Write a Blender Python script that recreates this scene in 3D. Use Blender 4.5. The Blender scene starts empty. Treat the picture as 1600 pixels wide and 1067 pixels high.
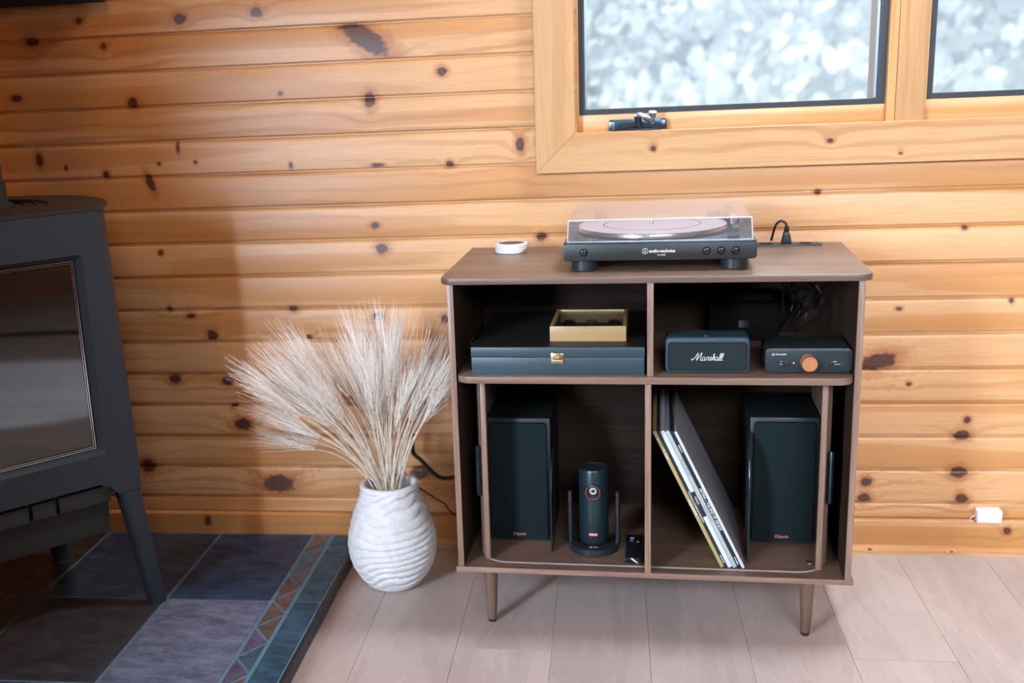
import bpy, bmesh, math, random
from mathutils import Vector, Matrix, noise as mnoise
PI = math.pi
S = bpy.context.scene
COL = S.collection

# ------------------------------------------------------------------ camera
cam_d = bpy.data.cameras.new('camera'); cam = bpy.data.objects.new('camera', cam_d); COL.objects.link(cam)
_yaw, _pit, _rol, _f = -.1483, -.2550, -.0442, 1770.05
_fw = Vector((math.sin(_yaw)*math.cos(_pit), math.cos(_yaw)*math.cos(_pit), math.sin(_pit)))
_r = Vector((math.cos(_yaw), -math.sin(_yaw), 0)); _u = _r.cross(_fw)
_r2 = _r*math.cos(_rol) + _u*math.sin(_rol); _u2 = -_r*math.sin(_rol) + _u*math.cos(_rol)
cam.matrix_world = Matrix(((_r2.x, _u2.x, -_fw.x, -.0726), (_r2.y, _u2.y, -_fw.y, -2.5727), (_r2.z, _u2.z, -_fw.z, 1.1027), (0, 0, 0, 1)))
cam_d.sensor_width = 36; cam_d.lens = 36*_f/1600
cam_d.shift_x = 102.03/1600; cam_d.shift_y = 55.35/1600
cam_d.clip_start = .05; cam_d.clip_end = 200
cam_d.dof.use_dof = True; cam_d.dof.focus_distance = 2.2; cam_d.dof.aperture_fstop = 2.8
S.camera = cam

# ------------------------------------------------------------------ view
S.view_settings.view_transform = 'Standard'; S.view_settings.look = 'None'
S.view_settings.exposure = -0.12; S.view_settings.gamma = 1.0
S.view_settings.use_curve_mapping = False

# ------------------------------------------------------------------ sky, sun, windows' light
W = bpy.data.worlds.new('sky'); S.world = W; W.use_nodes = True
bg = W.node_tree.nodes['Background']; bg.inputs[0].default_value = (.72, .86, .97, 1); bg.inputs[1].default_value = 1.4

def area(name, loc, target, sx, sy, power, color, spread=180):
    d = bpy.data.lights.new(name, 'AREA'); d.shape = 'RECTANGLE'; d.size = sx; d.size_y = sy
    d.energy = power; d.color = color; d.spread = math.radians(spread)
    o = bpy.data.objects.new(name, d); COL.objects.link(o); o.location = loc
    o.rotation_euler = (Vector(target)-Vector(loc)).to_track_quat('-Z', 'Y').to_euler()
    return o
area('daylight_rear_high', (1.30, -4.2, 2.08), (1.5, 0, .55), 2.4, .7, 30, (.80, .90, 1.0), 60)  # added unseen lamp for daylight from behind, raised for its effect; no clerestory known
area('daylight_front_window', (-2.15, -3.75, 1.45), (-.35, 0, .45), .5, 1.2, 40, (.66, .82, 1.0), 80)
area('sky_through_window', (.55, .55, 1.95), (.25, -1.0, .1), 1.5, .7, 45, (.66, .82, 1.0))
area('ceiling_downlight', (.50, -.40, 2.46), (.50, -.40, 0), .24, .24, 29, (.86, .90, 1.0), 150)
area('ceiling_lamp', (-1.3, -1.9, 2.38), (-1.1, -.4, 0), .35, .35, 8, (1.0, .50, .16))
sp_d = bpy.data.lights.new('sky_patch', 'SPOT'); sp_d.energy = 2000; sp_d.color = (.62, .82, 1); sp_d.spot_size = math.radians(19); sp_d.spot_blend = .12; sp_d.shadow_soft_size = .04
sp_o = bpy.data.objects.new('sky_patch', sp_d); COL.objects.link(sp_o); sp_o.location = (1.05, .90, 2.25)
sp_o.rotation_euler = (Vector((.95, -1.42, 0))-Vector((1.05, .90, 2.25))).to_track_quat('-Z', 'Y').to_euler()
sun_d = bpy.data.lights.new('sun', 'SUN'); sun_d.energy = 3.4; sun_d.angle = .2; sun_d.color = (1, .95, .88)
sun = bpy.data.objects.new('sun', sun_d); COL.objects.link(sun)
sun.rotation_euler = Vector((.35, 1, -.62)).to_track_quat('-Z', 'Y').to_euler()

# ------------------------------------------------------------------ materials
def newmat(name):
    m = bpy.data.materials.new(name); m.use_nodes = True
    nt = m.node_tree; b = nt.nodes['Principled BSDF']
    return m, nt, b
def N(nt, t, **kw):
    n = nt.nodes.new(t)
    for k, v in kw.items():
        if k.startswith('i_'):
            key = k[2:]; key = int(key) if key.isdigit() else key
            n.inputs[key].default_value = v
        else: setattr(n, k, v)
    return n
def math_(nt, op, a, b=None, c=None, clamp=False):
    n = nt.nodes.new('ShaderNodeMath'); n.operation = op; n.use_clamp = clamp
    for i, v in enumerate((a, b, c)):
        if v is None: continue
        if isinstance(v, (int, float)): n.inputs[i].default_value = v
        else: nt.links.new(v, n.inputs[i])
    return n.outputs[0]
def mixc(nt, f, a, b):
    n = nt.nodes.new('ShaderNodeMix'); n.data_type = 'RGBA'
    for idx, v in ((0, f), (6, a), (7, b)):
        if isinstance(v, (int, float)): n.inputs[idx].default_value = v
        elif isinstance(v, tuple): n.inputs[idx].default_value = (*v[:3], 1)
        else: nt.links.new(v, n.inputs[idx])
    return n.outputs[2]
def mrange(nt, v, a, b, c, d, smooth=False):
    n = nt.nodes.new('ShaderNodeMapRange')
    if smooth: n.interpolation_type = 'SMOOTHSTEP'
    nt.links.new(v, n.inputs[0])
    for i, q in enumerate((a, b, c, d)): n.inputs[i+1].default_value = q
    return n.outputs[0]
def noise_(nt, vec, scale, detail=2, rough=.5, dist=0):
    n = nt.nodes.new('ShaderNodeTexNoise'); n.inputs['Scale'].default_value = scale
    n.inputs['Detail'].default_value = detail; n.inputs['Roughness'].default_value = rough; n.inputs['Distortion'].default_value = dist
    nt.links.new(vec, n.inputs['Vector']); return n.outputs[0]
def mapping(nt, vec, scale=(1, 1, 1), loc=(0, 0, 0), rot=(0, 0, 0)):
    n = nt.nodes.new('ShaderNodeMapping'); nt.links.new(vec, n.inputs[0])
    n.inputs['Scale'].default_value = scale; n.inputs['Location'].default_value = loc; n.inputs['Rotation'].default_value = rot
    return n.outputs[0]
def bump(nt, b, h, strength=.2, dist=.001):
    n = nt.nodes.new('ShaderNodeBump'); n.inputs['Strength'].default_value = strength; n.inputs['Distance'].default_value = dist
    nt.links.new(h, n.inputs['Height']); nt.links.new(n.outputs[0], b.inputs['Normal'])

def plain(name, col, rough=.5, metal=0, coat=0, var=.08, nscale=40, bmp=0, bscale=400, spec=.5):
    m, nt, b = newmat(name)
    tc = N(nt, 'ShaderNodeTexCoord').outputs['Object']
    n = noise_(nt, tc, nscale, 3)
    lo = tuple(max(0, c*(1-var)) for c in col); hi = tuple(min(1, c*(1+var)) for c in col)
    nt.links.new(mixc(nt, n, lo, hi), b.inputs['Base Color'])
    nt.links.new(mrange(nt, n, 0, 1, max(0, rough-.05), min(1, rough+.05)), b.inputs['Roughness'])
    b.inputs['Metallic'].default_value = metal; b.inputs['Coat Weight'].default_value = coat
    b.inputs['Specular IOR Level'].default_value = spec
    if bmp: bump(nt, b, noise_(nt, tc, bscale, 2), bmp, .0006)
    return m

def pine(name, knots=(), seed=0, tone=.5, vertical=False, base=((.68, .38, .180), (.56, .255, .085)), rough=.36):
    """varnished knotty pine; grain runs along X (or Z when vertical). knots = (x, z, rx, rz, degrees)"""
    m, nt, b = newmat(name)
    tc = N(nt, 'ShaderNodeTexCoord').outputs['Object']
    if vertical: tc = mapping(nt, tc, rot=(0, PI/2, 0))
    warp = noise_(nt, mapping(nt, tc, (3, 1, 14), (seed*3.7, 0, seed)), 1.0, 2)
    sep = N(nt, 'ShaderNodeSeparateXYZ'); nt.links.new(tc, sep.inputs[0]); z = sep.outputs[2]
    field = math_(nt, 'MULTIPLY', z, 190.0)
    field = math_(nt, 'ADD', field, math_(nt, 'MULTIPLY', warp, 11.0))
    edge = noise_(nt, mapping(nt, tc, (60, 1, 90), (seed, 0, 0)), 1.0, 2)
    core = halo = None
    for (kx, kz, rx, rz, rot) in knots:
        mp = N(nt, 'ShaderNodeMapping'); mp.vector_type = 'TEXTURE'; nt.links.new(tc, mp.inputs[0])
        mp.inputs['Location'].default_value = (kx, 0, kz); mp.inputs['Rotation'].default_value = (0, math.radians(rot), 0)
        mp.inputs['Scale'].default_value = (rx, 1000, rz)
        l = N(nt, 'ShaderNodeVectorMath', operation='LENGTH'); nt.links.new(mp.outputs[0], l.inputs[0])
        d = math_(nt, 'MULTIPLY', l.outputs['Value'], mrange(nt, edge, .2, .8, .72, 1.28))
        amp = 6.0 if rx > .02 else 4.0
        field = math_(nt, 'ADD', field, math_(nt, 'DIVIDE', amp*2, math_(nt, 'ADD', 1.0, math_(nt, 'MULTIPLY', math_(nt, 'MULTIPLY', d, d), .35))))
        c = mrange(nt, d, .75, 1.12, 1, 0, True); h = mrange(nt, d, .9, 2.3, 1, 0, True)
        core = c if core is None else math_(nt, 'MAXIMUM', core, c)
        halo = h if halo is None else math_(nt, 'MAXIMUM', halo, h)
    ring = math_(nt, 'SINE', field)
    ring = mrange(nt, ring, .1, 1, 0, 1, True)
    mask = noise_(nt, mapping(nt, tc, (1.1, 1, 7), (seed*5.1, 0, 3+seed)), 1.0, 2)
    mask = mrange(nt, mask, .42, .66, .03, .75, True)
    ring = math_(nt, 'MULTIPLY', ring, mask)
    bandn = noise_(nt, mapping(nt, tc, (.7, 1, 14), (seed*2.3, 0, seed*1.7)), 1.0, 1.5)
    bandf = math_(nt, 'ADD', math_(nt, 'MULTIPLY', mrange(nt, bandn, .35+.22*(1-tone), .55+.22*(1-tone), 0, 1, True), .45), math_(nt, 'MULTIPLY', mrange(nt, bandn, .43+.16*(1-tone), .455+.16*(1-tone), 0, 1, True), .55))
    fine = noise_(nt, mapping(nt, tc, (9, 60, 420), (seed, 0, 0)), 1.0, 3, .6)
    col = mixc(nt, bandf, base[0], base[1])
    col = mixc(nt, math_(nt, 'MULTIPLY', ring, .72), col, (.38, .155, .045))
    col = mixc(nt, mrange(nt, fine, .42, .75, 0, .45), col, (.46, .21, .07))
    if core is not None:
        col = mixc(nt, math_(nt, 'MULTIPLY', halo, .62), col, (.36, .105, .028))
        kc = mixc(nt, noise_(nt, mapping(nt, tc, (160, 1, 160)), 1.0, 2), (.042, .015, .009), (.15, .055, .032))
        col = mixc(nt, core, col, kc)
    nt.links.new(col, b.inputs['Base Color'])
    b.inputs['Roughness'].default_value = rough; b.inputs['Coat Weight'].default_value = .14; b.inputs['Coat Roughness'].default_value = .3; b.inputs['Specular IOR Level'].default_value = .35
    bump(nt, b, math_(nt, 'ADD', fine, math_(nt, 'MULTIPLY', ring, .5)), .12, .0005)
    return m

def walnut(name, axis='x', light=1.0, seed=0, spec=.5, rough=.38):
    m, nt, b = newmat(name)
    tc = N(nt, 'ShaderNodeTexCoord').outputs['Object']
    s1 = {'x': (2.2, 26, 60), 'z': (60, 26, 2.2), 'y': (60, 2.2, 60)}[axis]
    s2 = {'x': (14, 300, 700), 'z': (700, 300, 14), 'y': (700, 14, 700)}[axis]
    a = noise_(nt, mapping(nt, tc, s1, (seed, seed*2, seed*3)), 1.0, 4, .6, .3)
    f = noise_(nt, mapping(nt, tc, s2, (seed, 0, 0)), 1.0, 3, .65)
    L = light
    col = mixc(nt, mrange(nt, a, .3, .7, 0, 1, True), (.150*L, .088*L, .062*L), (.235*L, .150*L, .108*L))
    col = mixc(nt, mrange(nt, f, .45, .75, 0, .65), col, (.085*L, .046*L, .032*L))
    nt.links.new(col, b.inputs['Base Color']); b.inputs['Roughness'].default_value = rough; b.inputs['Specular IOR Level'].default_value = spec
    bump(nt, b, f, .18, .0004)
    return m

def slate(name, col, seed=0, rough=.28):
    m, nt, b = newmat(name)
    tc = N(nt, 'ShaderNodeTexCoord').outputs['Object']
    a = noise_(nt, mapping(nt, tc, (16, 30, 1), (seed, seed, 0)), 1.0, 7, .72, .2)
    v = noise_(nt, mapping(nt, tc, (50, 95, 1), (seed*2, 1, 0)), 1.0, 6, .75, .4)
    hi = tuple(min(1, c*1.6+.008) for c in col); lo = tuple(c*.62 for c in col)
    c = mixc(nt, mrange(nt, a, .32, .68, 0, 1, True), lo, hi)
    c = mixc(nt, mrange(nt, v, .60, .72, 0, .45, True), c, tuple(min(1, q*3+.03) for q in col))
    b.inputs['Specular IOR Level'].default_value = .35
    nt.links.new(c, b.inputs['Base Color'])
    nt.links.new(mrange(nt, a, .3, .7, rough+.12, rough-.06), b.inputs['Roughness'])
    bump(nt, b, math_(nt, 'ADD', a, math_(nt, 'MULTIPLY', v, .5)), .45, .002)
    return m

def oak(name, seed, tint):
    m, nt, b = newmat(name)
    tc = N(nt, 'ShaderNodeTexCoord').outputs['Object']
    a = noise_(nt, mapping(nt, tc, (9, 1.6, 1), (seed*7, seed*3, 0)), 1.0, 4, .6, 1.0)
    f = noise_(nt, mapping(nt, tc, (330, 12, 1), (seed, seed, 0)), 1.0, 3, .6)
    wv = math_(nt, 'SINE', math_(nt, 'MULTIPLY', a, 46.0))
    c = mixc(nt, mrange(nt, a, .3, .7, 0, 1, True), tuple(q*1.06 for q in tint), tuple(q*.84 for q in tint))
    c = mixc(nt, mrange(nt, wv, .3, 1, 0, .16, True), c, tuple(q*.6 for q in tint))
    c = mixc(nt, mrange(nt, f, .5, .8, 0, .30), c, tuple(q*.55 for q in tint))
    nt.links.new(c, b.inputs['Base Color']); b.inputs['Roughness'].default_value = .42
    bump(nt, b, f, .08, .0004)
    return m

M = {}
M['black_plastic'] = plain('black_plastic', (.016, .022, .026), .38, var=.15)
M['turntable_body'] = plain('turntable_body', (.018, .022, .023), .42, var=.1, bmp=.05, bscale=900)
M['black_gloss'] = plain('black_gloss', (.008, .010, .012), .12)
M['black_matte'] = plain('black_matte', (.007, .008, .009), .7, bmp=.1, spec=.3)
M['rubber'] = plain('rubber', (.012, .012, .012), .75)
M['cable'] = plain('cable', (.010, .010, .011), .45)
M['blue_box'] = plain('black_blue_box', (.028, .058, .078), .42, var=.12, nscale=70)
M['box_lid_top'] = plain('box_lid_top', (.012, .013, .013), .5)
M['vinyl_teal'] = plain('speaker_vinyl', (.022, .055, .078), .45, bmp=.5, bscale=1400)
M['speaker_box'] = plain('speaker_cabinet', (.006, .009, .010), .5, bmp=.2, bscale=600, spec=.3)
M['grille_cloth'] = plain('grille_cloth', (.007, .015, .017), .9, bmp=.6, bscale=1500, spec=.2)
M['grille_back'] = plain('grille_back', (.006, .010, .012), .8)
M['grille_wire'] = plain('grille_wire', (.07, .12, .14), .35, metal=.4)
M['chrome'] = plain('chrome', (.75, .78, .80), .16, metal=1)
M['aluminium'] = plain('aluminium', (.62, .60, .60), .25, metal=1)
M['brass'] = plain('brass', (.62, .45, .22), .28, metal=1)
M['copper'] = plain('copper', (.80, .37, .17), .36, metal=.75)
M['white_print'] = plain('white_print', (.75, .77, .78), .5, var=.02)
M['red_print'] = plain('red_print', (.70, .10, .07), .5)
M['copper_print'] = plain('copper_print', (.60, .25, .13), .4, metal=.4)
M['steel_dark'] = plain('dark_steel', (.05, .075, .095), .28, metal=.8)
M['gunmetal'] = plain('gunmetal', (.07, .08, .09), .25, metal=.85)
M['chrome_dark'] = plain('polished_gunmetal', (.30, .34, .38), .22, metal=.9)
M['gasket'] = plain('window_gasket', (.018, .022, .028), .5)
M['outer_frame'] = plain('outer_window_frame', (.34, .25, .20), .5)
M['spacer'] = plain('aluminium_spacer', (.55, .65, .75), .3, metal=.9)
M['white_plastic'] = plain('white_plastic', (.78, .76, .74), .4)
M['ceramic_white'] = plain('ceramic_white', (.74, .73, .72), .35, nscale=25)
M['dark_wax'] = plain('dark_centre', (.055, .035, .025), .45, nscale=60, var=.4)
M['track'] = plain('plastic_track', (.50, .47, .45), .4)
M['grout'] = plain('grout', (.10, .19, .25), .7, var=.25)
M['edge_slate'] = plain('edge_trim', (.008, .015, .022), .4)
M['stove'] = plain('cast_iron_paint', (.021, .031, .041), .55, var=.4, nscale=600, bmp=.35, bscale=700, spec=.5)
M['stove_dark'] = plain('dark_stove_metal', (.022, .023, .021), .6, var=.3, nscale=300)
M['stove_top'] = plain('stove_top_iron', (.026, .020, .015), .5, var=.3, nscale=300)
M['stove_emboss'] = plain('embossed_iron', (.022, .031, .040), .5, var=.3, nscale=500)
M['soot'] = plain('sooty_firebrick', (.030, .025, .022), .8, var=.5, nscale=15)
M['oak_box'] = None

def glassmat(name, tint=(1, 1, 1), refl=.08, rough=.0, haze=0.0):
    """clear thin pane: transparency plus real specular reflection"""
    m, nt, b = newmat(name)
    out = nt.nodes['Material Output']; nt.nodes.remove(b)
    t = N(nt, 'ShaderNodeBsdfTransparent'); t.inputs[0].default_value = (*tint, 1)
    g = N(nt, 'ShaderNodeBsdfGlossy'); g.inputs['Roughness'].default_value = rough; g.inputs[0].default_value = (1, 1, 1, 1)
    lw = N(nt, 'ShaderNodeLayerWeight'); lw.inputs[0].default_value = .5
    fr5 = math_(nt, 'MULTIPLY_ADD', math_(nt, 'POWER', lw.outputs['Facing'], 5.0), .9, .04)
    mx = N(nt, 'ShaderNodeMixShader')
    nt.links.new(math_(nt, 'ADD', fr5, refl, clamp=True), mx.inputs[0])
    nt.links.new(t.outputs[0], mx.inputs[1]); nt.links.new(g.outputs[0], mx.inputs[2])
    last = mx.outputs[0]
    if haze:
        d = N(nt, 'ShaderNodeBsdfDiffuse'); d.inputs[0].default_value = (.8, .82, .85, 1)
        m2 = N(nt, 'ShaderNodeMixShader'); m2.inputs[0].default_value = haze
        nt.links.new(last, m2.inputs[1]); nt.links.new(d.outputs[0], m2.inputs[2]); last = m2.outputs[0]
    nt.links.new(last, out.inputs[0])
    return m
M['window_glass'] = glassmat('window_glass', (.97, .99, 1), .0)
M['acrylic'] = glassmat('clear_acrylic', (.96, .96, .98), .03, .02, .05)
M['lens_glass'] = plain('lens_glass', (.01, .01, .015), .05)
M['stove_glass'] = plain('ceramic_stove_glass', (.005, .007, .008), .06, spec=.9, nscale=6, var=.3)
M['stove_glass'].node_tree.nodes['Map Range'].inputs[3].default_value = .01; M['stove_glass'].node_tree.nodes['Map Range'].inputs[4].default_value = .05
M['stove_glass'].node_tree.nodes['Principled BSDF'].inputs['IOR'].default_value = 1.55

def wheatmat(name, a, b_):
    m, nt, b = newmat(name)
    tc = N(nt, 'ShaderNodeTexCoord').outputs['Object']
    n = noise_(nt, mapping(nt, tc, (1, 1, 1)), 90, 2)
    nt.links.new(mixc(nt, mrange(nt, n, .35, .65, 0, 1), a, b_), b.inputs['Base Color'])
    b.inputs['Roughness'].default_value = .55
    return m
M['straw'] = wheatmat('straw', (.68, .56, .44), (.86, .77, .65))
M['ear'] = wheatmat('wheat_ear', (.62, .50, .38), (.84, .74, .62))
M['awn'] = wheatmat('wheat_awns', (.84, .75, .67), (.95, .89, .83))

m, nt, b = newmat('rough_white_clay')
tc = N(nt, 'ShaderNodeTexCoord').outputs['Object']
n1 = noise_(nt, tc, 60, 5, .7); n2 = noise_(nt, tc, 320, 3, .6)
nt.links.new(mixc(nt, mrange(nt, n1, .3, .7, 0, 1), (.64, .62, .63), (.80, .78, .79)), b.inputs['Base Color'])
b.inputs['Roughness'].default_value = .9
bump(nt, b, math_(nt, 'ADD', n1, math_(nt, 'MULTIPLY', n2, .6)), .55, .003)
M['clay'] = m

# ------------------------------------------------------------------ mesh helpers
def box(bm, x0, x1, y0, y1, z0, z1, bev=0, seg=2):
    vs = [bm.verts.new((x, y, z)) for x in (x0, x1) for y in (y0, y1) for z in (z0, z1)]
    f = [(0, 1, 3, 2), (4, 6, 7, 5), (0, 4, 5, 1), (2, 3, 7, 6), (0, 2, 6, 4), (1, 5, 7, 3)]
    fs = [bm.faces.new([vs[i] for i in q]) for q in f]
    if bev:
        es = list({e for q in fs for e in q.edges})
        bmesh.ops.bevel(bm, geom=es, offset=bev, segments=seg, profile=.5, affect='EDGES', clamp_overlap=True)
def bx(*a, **k):
    bm = bmesh.new(); box(bm, *a, **k); return bm
def rrect(w, h, r, n=6, cx=0, cy=0, corners=(1, 1, 1, 1)):
    """outline, counter-clockwise from bottom right; corners = br, tr, tl, bl"""
    pts = []
    for i, (sx, sy) in enumerate(((1, -1), (1, 1), (-1, 1), (-1, -1))):
        a0 = -PI/2 + i*PI/2
        if corners[i] and r > 0:
            ox, oy = cx+sx*(w/2-r), cy+sy*(h/2-r)
            for k in range(n+1):
                a = a0 + k*(PI/2)/n; pts.append((ox+r*math.cos(a), oy+r*math.sin(a)))
        else: pts.append((cx+sx*w/2, cy+sy*h/2))
    return pts
def prism(bm, pts, a0, a1, axis='y', bev=0, seg=2):
    """extrude the outline; axis y: pts=(x,z), axis z: pts=(x,y), axis x: pts=(y,z)"""
    def P(p, a): return {'y': (p[0], a, p[1]), 'z': (p[0], p[1], a), 'x': (a, p[0], p[1])}[axis]
    A = [bm.verts.new(P(p, a0)) for p in pts]; B = [bm.verts.new(P(p, a1)) for p in pts]
    n = len(pts); fs = []
    c0 = bm.faces.new(A); c1 = bm.faces.new(B[::-1]); fs += [c0, c1]
    for i in range(n):
        fs.append(bm.faces.new([A[i], B[i], B[(i+1) % n], A[(i+1) % n]]))
    bmesh.ops.recalc_face_normals(bm, faces=fs)
    if bev:
        es = list({e for c in (c0, c1) for e in c.edges})
        bmesh.ops.bevel(bm, geom=es, offset=bev, segments=seg, profile=.5, affect='EDGES', clamp_overlap=True)
def pr(*a, **k):
    bm = bmesh.new(); prism(bm, *a, **k); return bm
def lathe(bm, prof, n=32, c=(0, 0, 0), axis='z', cap=True):
    rings = []
    for r, h in prof:
        ring = []
        for k in range(n):
            a = 2*PI*k/n; u, v = r*math.cos(a), r*math.sin(a)
            p = {'z': (u, v, h), 'y': (u, h, v), 'x': (h, u, v)}[axis]
            ring.append(bm.verts.new((c[0]+p[0], c[1]+p[1], c[2]+p[2])))
        rings.append(ring)
    fs = []
    for i in range(len(rings)-1):
        for k in range(n):
            fs.append(bm.faces.new([rings[i][k], rings[i][(k+1) % n], rings[i+1][(k+1) % n], rings[i+1][k]]))
    if cap:
        if prof[0][0] > 1e-5: fs.append(bm.faces.new(rings[0][::-1]))
        if prof[-1][0] > 1e-5: fs.append(bm.faces.new(rings[-1]))
    bmesh.ops.recalc_face_normals(bm, faces=fs)
def la(*a, **k):
    bm = bmesh.new(); lathe(bm, *a, **k); return bm
def smoothpath(pts, n=6):
    P = [Vector(p) for p in pts]; out = []
    for i in range(len(P)-1):
        p0 = P[max(i-1, 0)]; p1 = P[i]; p2 = P[i+1]; p3 = P[min(i+2, len(P)-1)]
        for k in range(n):
            t = k/n
            out.append(.5*((2*p1)+(-p0+p2)*t+(2*p0-5*p1+4*p2-p3)*t*t+(-p0+3*p1-3*p2+p3)*t**3))
    out.append(P[-1]); return out
def tube(bm, pts, r, n=8, r1=None):
    pts = [Vector(p) for p in pts]; L = len(pts); rings = []
    up = None
    for i, p in enumerate(pts):
        t = (pts[min(i+1, L-1)]-pts[max(i-1, 0)]).normalized()
        if up is None:
            up = t.orthogonal().normalized()
        else:
            up = (up - t*up.dot(t))
            up = up.normalized() if up.length > 1e-6 else t.orthogonal().normalized()
        w = t.cross(up)
        rr = r if r1 is None else r+(r1-r)*i/(L-1)
        rings.append([bm.verts.new(p+(up*math.cos(2*PI*k/n)+w*math.sin(2*PI*k/n))*rr) for k in range(n)])
    for i in range(L-1):
        for k in range(n):
            bm.faces.new([rings[i][k], rings[i][(k+1) % n], rings[i+1][(k+1) % n], rings[i+1][k]])
    bm.faces.new(rings[0][::-1]); bm.faces.new(rings[-1])
def tb(*a, **k):
    bm = bmesh.new(); tube(bm, *a, **k); return bm

def mesh(name, bm, mat, smooth=True, angle=35):
    me = bpy.data.meshes.new(name); bm.normal_update(); bm.to_mesh(me); bm.free()
    if mat is not None: me.materials.append(mat)
    if smooth:
        me.polygons.foreach_set('use_smooth', [True]*len(me.polygons))
        me.set_sharp_from_angle(angle=math.radians(angle))
    return me
def obj(name, bm, mat, parent=None, loc=None, rot=None, smooth=True, angle=35):
    me = bm if isinstance(bm, bpy.types.Mesh) else mesh(name, bm, mat, smooth, angle)
    o = bpy.data.objects.new(name, me); COL.objects.link(o)
    if parent: o.parent = parent
    if loc: o.location = loc
    if rot: o.rotation_euler = rot
    return o
def tag(o, label, cat, group=None, kind=None):
    o['label'] = label; o['category'] = cat
    if group: o['group'] = group
    if kind: o['kind'] = kind
    return o
def empty(name, label, cat, loc=(0, 0, 0), rotz=0, group=None):
    o = bpy.data.objects.new(name, None); o.empty_display_size = .05; COL.objects.link(o)
    o.location = loc; o.rotation_euler = (0, 0, rotz)
    return tag(o, label, cat, group)
def struct(name, bm, mat, parent=None, **k):
    o = obj(name, bm, mat, parent, **k)
    if parent is None: o['kind'] = 'structure'
    return o
def text(s, size, parent, loc, rot, mat, name='lettering', align='LEFT', bold=0, ext=.00015, sx=1.0, shear=0):
    cu = bpy.data.curves.new('t', 'FONT'); cu.body = s; cu.size = size; cu.align_x = align; cu.align_y = 'CENTER'
    cu.extrude = ext; cu.offset = bold; cu.resolution_u = 3; cu.shear = shear
    to = bpy.data.objects.new('t', cu); COL.objects.link(to)
    dg = bpy.context.evaluated_depsgraph_get(); me = bpy.data.meshes.new_from_object(to.evaluated_get(dg))
    bpy.data.objects.remove(to); bpy.data.curves.remove(cu)
    me.transform(Matrix.Diagonal((sx, 1, 1, 1))); me.name = name
    me.materials.clear(); me.materials.append(mat)
    o = bpy.data.objects.new(name, me); COL.objects.link(o); o.parent = parent; o.location = loc; o.rotation_euler = rot
    return o
FRONT = (PI/2, 0, 0)      # text facing -Y

# ================================================================== ROOM
rng = random.Random(7)
XL, XR, YR, ZC = -2.45, 3.1, -4.35, 2.5
# ---- floor
M['subfloor'] = plain('floor_seams', (.34, .27, .235), .7)
floor = struct('floor', bx(XL-.1, XR+.1, YR-.1, .12, -.06, -.006), M['subfloor'])
oaks = [oak('pale_oak_%d' % i, i+1, t) for i, t in enumerate([(.52, .43, .395), (.51, .42, .39), (.535, .445, .405), (.52, .425, .395)])]
PW = .192
x = -1.536; ci = 0
while x < 2.0:
    yy = -2.2 + [0, .55, .25, .8][ci % 4]*1.2 - 1.2
    while yy < .012:
        y0, y1 = max(yy, -2.4), min(yy+1.285, .012)
        if y1-y0 > .03:
            bm = bx(x+.0003, x+PW-.0003, y0+.0003, y1-.0003, -.006, 0, bev=.0003, seg=1)
            obj('floor_plank', bm, oaks[rng.randrange(4)], floor)
        yy += 1.286
    x += PW; ci += 1
# rest of the floor behind the camera
struct('floor_rear', bx(XL, XR, YR, -2.41, -.006, 0), oaks[0], floor)
struct('floor_side', bx(XL, -1.54, -2.4, .01, -.006, 0), oaks[1], floor)
struct('floor_side', bx(2.0, XR, -2.4, .01, -.006, 0), oaks[2], floor)

# ---- other walls, ceiling (outside the picture; the outer ones close the cabin)
M['pine_far'] = pine('pine_boards_far', seed=31)
M['ceiling_wood'] = pine('pine_ceiling', seed=32, tone=.4)
struct('wall_left', bx(XL-.1, XL, YR, .12, -.006, ZC), M['pine_far'])
struct('wall_light_block', bx(XL, -1.57, -2.15, -2.05, -.006, ZC), M['pine_far'])  # added wall out of view; keeps window light off the upper-left planks
struct('wall_right', bx(XR, XR+.1, YR, .12, -.006, ZC), M['pine_far'])
struct('wall_rear', bx(XL-.1, XR+.1, YR-.1, YR, -.006, ZC), M['pine_far'])
struct('ceiling', bx(XL-.1, XR+.1, YR-.1, .12, ZC, ZC+.1), M['ceiling_wood'])

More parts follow.
